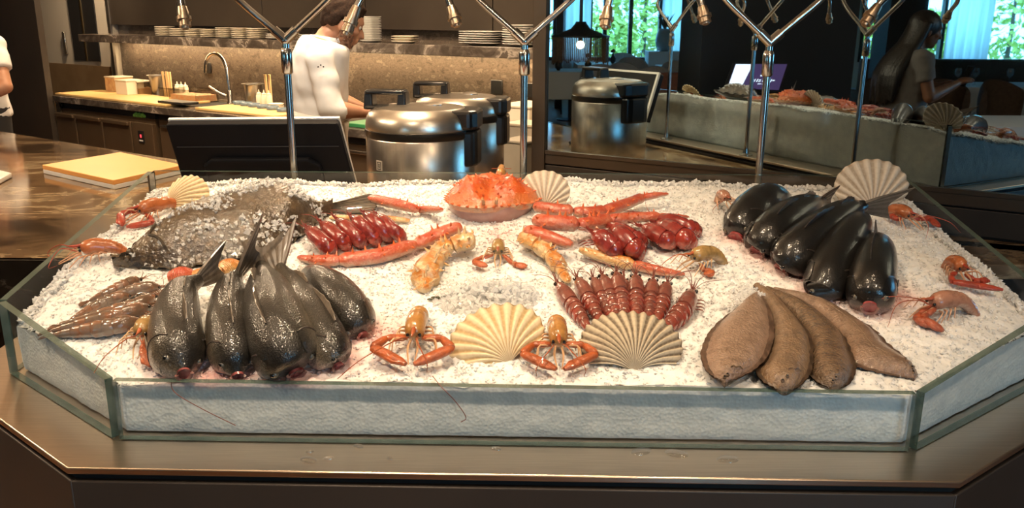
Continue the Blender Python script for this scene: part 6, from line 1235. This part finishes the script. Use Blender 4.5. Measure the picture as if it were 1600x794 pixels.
# tables and chairs
LINEN = mat('white_linen', (.88, .88, .88), rough=.85); UPH = mat('grey_upholstery', (.50, .48, .48), (.44, .42, .42), 30, rough=.8); UPB = mat('brown_upholstery', (.16, .095, .06), (.13, .075, .048), 30, rough=.75); RUST = mat('rust_upholstery', (.24, .085, .045), (.19, .065, .035), 20, rough=.7); CGL = mat_glass('wine_glass', (.93, .95, .96), .10)
def dtable(label, x, y, w, d):
    p = vp(x, y); t = thing('dining_table', label, 'table', p, VA, 'dining tables seen in the mirror'); MB().box((0, 0, .735), (w, d, .03)).build('table_top', LINEN, t, smooth=False)
    mb = MB(); n = 44; vs = []; per = [(-w / 2, -d / 2), (w / 2, -d / 2), (w / 2, d / 2), (-w / 2, d / 2)]; ring = []
    for i in range(4):
        a, b = np.array(per[i]), np.array(per[(i + 1) % 4]); ring += [a + (b - a) * k / 11 for k in range(11)]
    for z, o in ((.757, 1.005), (.60, 1.03), (.36, 1.06)):
        for k, q in enumerate(ring): r = o + (.03 * math.sin(k * 2.4) * (.757 - z) / .4); vs.append((q[0] * r, q[1] * r, z))
    fs = [(i * n + k, i * n + (k + 1) % n, (i + 1) * n + (k + 1) % n, (i + 1) * n + k) for i in range(2) for k in range(n)] + [tuple(range(n))]
    mb.add(vs, fs).build('tablecloth', LINEN, t); MB().lathe([(.22, 0), (.22, .02), (.04, .04), (.04, .72)], (0, 0, 0), 20).build('pedestal', BLACK, t); return t
def dchair_parts(m):
    t = thing('dining_chair', 'x', 'chair', (0, 0, 0)); MB().box((0, 0, .43), (.50, .48, .12)).build('seat', m, t, bevel=.05)
    mb = MB(); n = 15; vs = []
    for k in range(n):
        a = PI * (.06 + .88 * k / (n - 1)); 
        for z, r in ((.44, .24), (.58, .27), (.74, .28), (.86, .27), (.91, .25), (.90, .22), (.74, .20), (.46, .19)): vs.append((r * math.cos(a), r * math.sin(a) * .95, .44 + (z - .44) * (.72 + .28 * math.sin(a))))
    fs = [(k * 8 + j, (k + 1) * 8 + j, (k + 1) * 8 + (j + 1) % 8, k * 8 + (j + 1) % 8) for k in range(n - 1) for j in range(8)] + [tuple(range(8)), tuple(reversed([(n - 1) * 8 + j for j in range(8)]))]
    mb.add(vs, fs).build('backrest', m, t)
    for x in (-.2, .2):
        for y in (-.18, .18): MB().cyl((x, y, 0), (x * .9, y * .9, .38), .014, .02, n=8).build('leg', BLACK, t)
    return t
for x, y, w, d, lab in ((vx(893, 13.3), 13.3, 1.0, .9, 'white clothed table in the mirror under the pendant lamp'), (vx(950, 15.2), 15.2, 1.1, .9, 'white clothed table in the mirror nearest the garden windows'), (vx(1075, 14.6), 14.6, .9, .9, 'white clothed table in the mirror left of the black pillar'), (vx(1560, 10.8), 10.8, 1.4, .9, 'white clothed table in the mirror in front of the woman'), (vx(1625, 6.9), 6.9, .9, .8, 'near white clothed table in the mirror at the right edge')):
    dtable(lab, x, y, w, d)
gc = dchair_parts(UPH); used = [False]
def chair(px, y, rz, lab, proto=gc, fl=used):
    p = vp(vx(px, y), y)
    if not fl[0]: o = proto; fl[0] = True; o.location = tuple(p); o.rotation_euler = (0, 0, VA + rz)
    else: o = dup(proto, p, VA + rz)
    tag(o, lab, 'chair', 'dining chairs seen in the mirror')
for px, y, rz, lab in ((935, 12.0, PI + .3, 'grey chair in the mirror nearest the pendant table'), (980, 12.6, PI - .2, 'grey chair in the mirror right of the pendant table'), (1019, 11.6, PI + .5, 'grey chair in the mirror beside the left misting pole'), (990, 14.4, PI, 'grey chair in the mirror at the window table'), (978, 16.4, .4, 'grey chair in the mirror behind the window table'), (860, 14.3, 1.6, 'grey chair in the mirror at the frame edge'), (1062, 13.2, PI, 'grey chair in the mirror by the corner table'), (1085, 15.6, 0, 'grey chair in the mirror behind the corner table')): chair(px, y, rz, lab)
bcx = dchair_parts(UPB); ub = [False]
for px, y, rz, lab in ((1492, 9.4, PI + .2, 'brown chair in the mirror beside the woman'), (1590, 9.3, PI - .2, 'brown chair in the mirror right of the woman'), (1395, 9.5, PI, 'brown chair in the mirror behind the woman')): chair(px, y, rz, lab, bcx, ub)
def banq(label, xa, xb, y, m):
    t = thing('banquette', label, 'bench', vp((xa + xb) / 2, y), VA); w = xb - xa; MB().box((0, 0, .24), (w, .60, .46)).build('seat', m, t, bevel=.03); MB().box((0, .22, .70), (w, .16, .50)).build('backrest', m, t, bevel=.04); return t
banq('rust coloured bench in the mirror left of the pillar', vx(1022, 10), vx(1108, 10), 10.0, RUST); banq('long brown bench in the mirror along the right windows', vx(1345, 13.5), vx(1720, 13.5), 13.6, UPB)
def wglass(px, y, lab, z=.758):
    t = thing('wine_glass', lab, 'glass', vp(vx(px, y), y, z)); MB().lathe([(.036, 0), (.034, .003), (.005, .008), (.004, .09)], (0, 0, 0), 14).build('stem', CGL, t); MB().lathe([(.004, .09), (.030, .11), (.040, .14), (.040, .17), (.031, .205), (.029, .205), (.037, .17), (.037, .14), (.004, .095)], (0, 0, 0), 16).build('bowl', CGL, t); tag(t, None, None, 'wine glasses on the mirrored tables')
for px, lab in ((1508, 'left wine glass on the mirrored table'), (1524, 'second wine glass on the mirrored table'), (1536, 'third wine glass on the mirrored table'), (1590, 'rightmost wine glass on the mirrored table')): wglass(px, 10.7, lab)
for px, y, lab in ((872, 13.2, 'left dark bud vase on the mirrored tables'), (919, 13.4, 'middle dark bud vase on the mirrored tables'), (958, 15.2, 'right dark bud vase on the mirrored tables')):
    t = thing('bud_vase', lab, 'vase', vp(vx(px, y), y, .758)); MB().lathe([(.02, 0), (.05, .05), (.055, .09), (.02, .14), (.018, .18), (.001, .18)], (0, 0, 0), 14).build('vase', BLACK, t); m_ = MB()
    for k in range(5): m_.ball((random.uniform(-.03, .03), random.uniform(-.03, .03), .21 + .02 * k / 5), .028, 7, 5)
    m_.build('flowers', mat('dark_flowers', (.08, .02, .025), rough=.7), t)
sb = thing('sideboard', 'pale sideboard in the mirror under the big vase', 'sideboard', vp(vx(1041, 16), 16.2), VA); MB().box((0, 0, .47), (.62, .42, .94)).build('cabinet_body', WHITEW, sb, smooth=False, bevel=.01)
for k in range(3): MB().box((0, -.214, .2 + .27 * k), (.56, .012, .25)).build('drawer', WHITEW, sb, smooth=False, bevel=.004)
vs_ = thing('big_vase', 'tall glazed vase with dried leaves on the mirrored sideboard', 'vase', vp(vx(1041, 16), 16.2, .941)); MB().lathe([(.08, 0), (.15, .08), (.17, .18), (.15, .30), (.12, .38), (.13, .40), (.11, .40), (.001, .35)], (0, 0, 0), 24).build('vase', mat('pale_glaze', (.30, .36, .38), rough=.25), vs_); m_ = MB()
for k in range(16):
    a = random.uniform(0, 2 * PI); d = np.array((math.cos(a) * .6, math.sin(a) * .6, 1)); m_.loft([np.array((0, 0, .36)), np.array((0, 0, .40)) + d * .12, np.array((0, 0, .40)) + d * random.uniform(.18, .3)], [.006, .03, .003], [.004, .006, .002], None, 6, (.3, .1, 1))
m_.build('leaves', mat('dry_leaf', (.09, .08, .05), rough=.7), vs_)
# garden outside
LEAF = mat('garden_leaf', (.34, .42, .08), (.70, .70, .18), 4, rough=.6); TRUNK = mat('tree_bark', (.10, .07, .05), rough=.9); GRASS = mat('lawn', (.10, .22, .05), (.16, .30, .07), 3, rough=.9)
for i, (px, y, w, h, lab) in enumerate(((930, 24, 2.4, 1.6, 'green hedge outside the left garden window'), (1005, 25, 2.0, 3.2, 'leafy tree outside the second garden window'), (965, 28, 5.0, 2.2, 'broad hedge at the back of the garden'), (1365, 24, 1.8, 1.5, 'low hedge outside the middle window'), (1580, 24, 3.0, 3.0, 'leafy tree outside the right window'), (1450, 25, 1.6, 1.8, 'small shrub outside beside the column'), (780, 24.5, 1.4, 2.5, 'slender shrub outside at the mirror edge'))):
    t = thing('garden_tree' if h > 2.3 else 'hedge', lab, 'tree' if h > 2.3 else 'hedge', vp(vx(px, y), y), VA); n = 700; P = []; 
    for _ in range(n):
        a, b, r = random.uniform(0, 2 * PI), random.uniform(-1, 1), random.uniform(.75, 1); c = math.sqrt(1 - b * b); P.append((r * c * math.cos(a) * w / 2, r * c * math.sin(a) * .6, h * .56 + r * b * h * .44))
    mb = MB()
    for p in P:
        q = np.array(p); d1_ = nrm(rng.normal(size=3)) * .13; d2_ = nrm(np.cross(d1_, rng.normal(size=3))) * .06; mb.add([q - d1_, q + d2_, q + d1_, q - d2_], [(0, 1, 2, 3)])
    o = mb.build('foliage', LEAF, t, smooth=False); o['kind'] = 'stuff'; MB().tube([(0, 0, 0), (.03, 0, h * .4), (0, 0, h * .8)], [.07, .055, .03], 8).build('trunk', TRUNK, t)
g = vp(5, 21); struct('lawn', MB().box((g[0], g[1], .004), (26, 7, .006), VA), GRASS, smooth=False)
# the woman left of the photographer
wx = vr(vx(1430, 5.9), 5.9)
wom, wL, wH = person('long haired woman in a grey top holding a phone, reflected in the mirror', (wx[0], wx[1]), (EX[0], EX[1]), dict(pelvis=(-.02, 0, .88), waist=(-.01, 0, 1.0), chest=(0, 0, 1.20), neck=(.02, 0, 1.36), head=(.07, 0, 1.47),
    right=((0, -.16, 1.29), (.05, -.21, 1.05), (.26, -.12, 1.10), (.33, -.08, 1.13)), left=((0, .16, 1.29), (.06, .20, 1.05), (.28, .10, 1.13), (.35, .06, 1.16))), True, SKIN2, GREYT, 'short', False, long_hair=True, hair_m=HAIRK, tilt=.15)
ph = thing('phone', 'dark phone held up by the woman', 'phone', wL(.40, -.02, 1.16)); MB().slab([wL(.37, -.05, 1.10), wL(.37, .03, 1.10), wL(.42, .03, 1.24), wL(.42, -.05, 1.24)], wL(1, 0, -.3) - wL(0, 0, 0), .009).build('case', BLACK, ph, smooth=False, world=True, bevel=.002); MB().slab([wL(.366, -.046, 1.106), wL(.366, .026, 1.106), wL(.414, .026, 1.234), wL(.414, -.046, 1.234)], wL(1, 0, -.3) - wL(0, 0, 0), .002).build('phone_screen', PUPIL, ph, smooth=False, world=True)

for o in bpy.data.objects:
    if o.name.split('.')[0] in ('spines', 'antennae', 'legs', 'walking_legs', 'fin_rays', 'flowers', 'leaves'): o['kind'] = 'stuff'
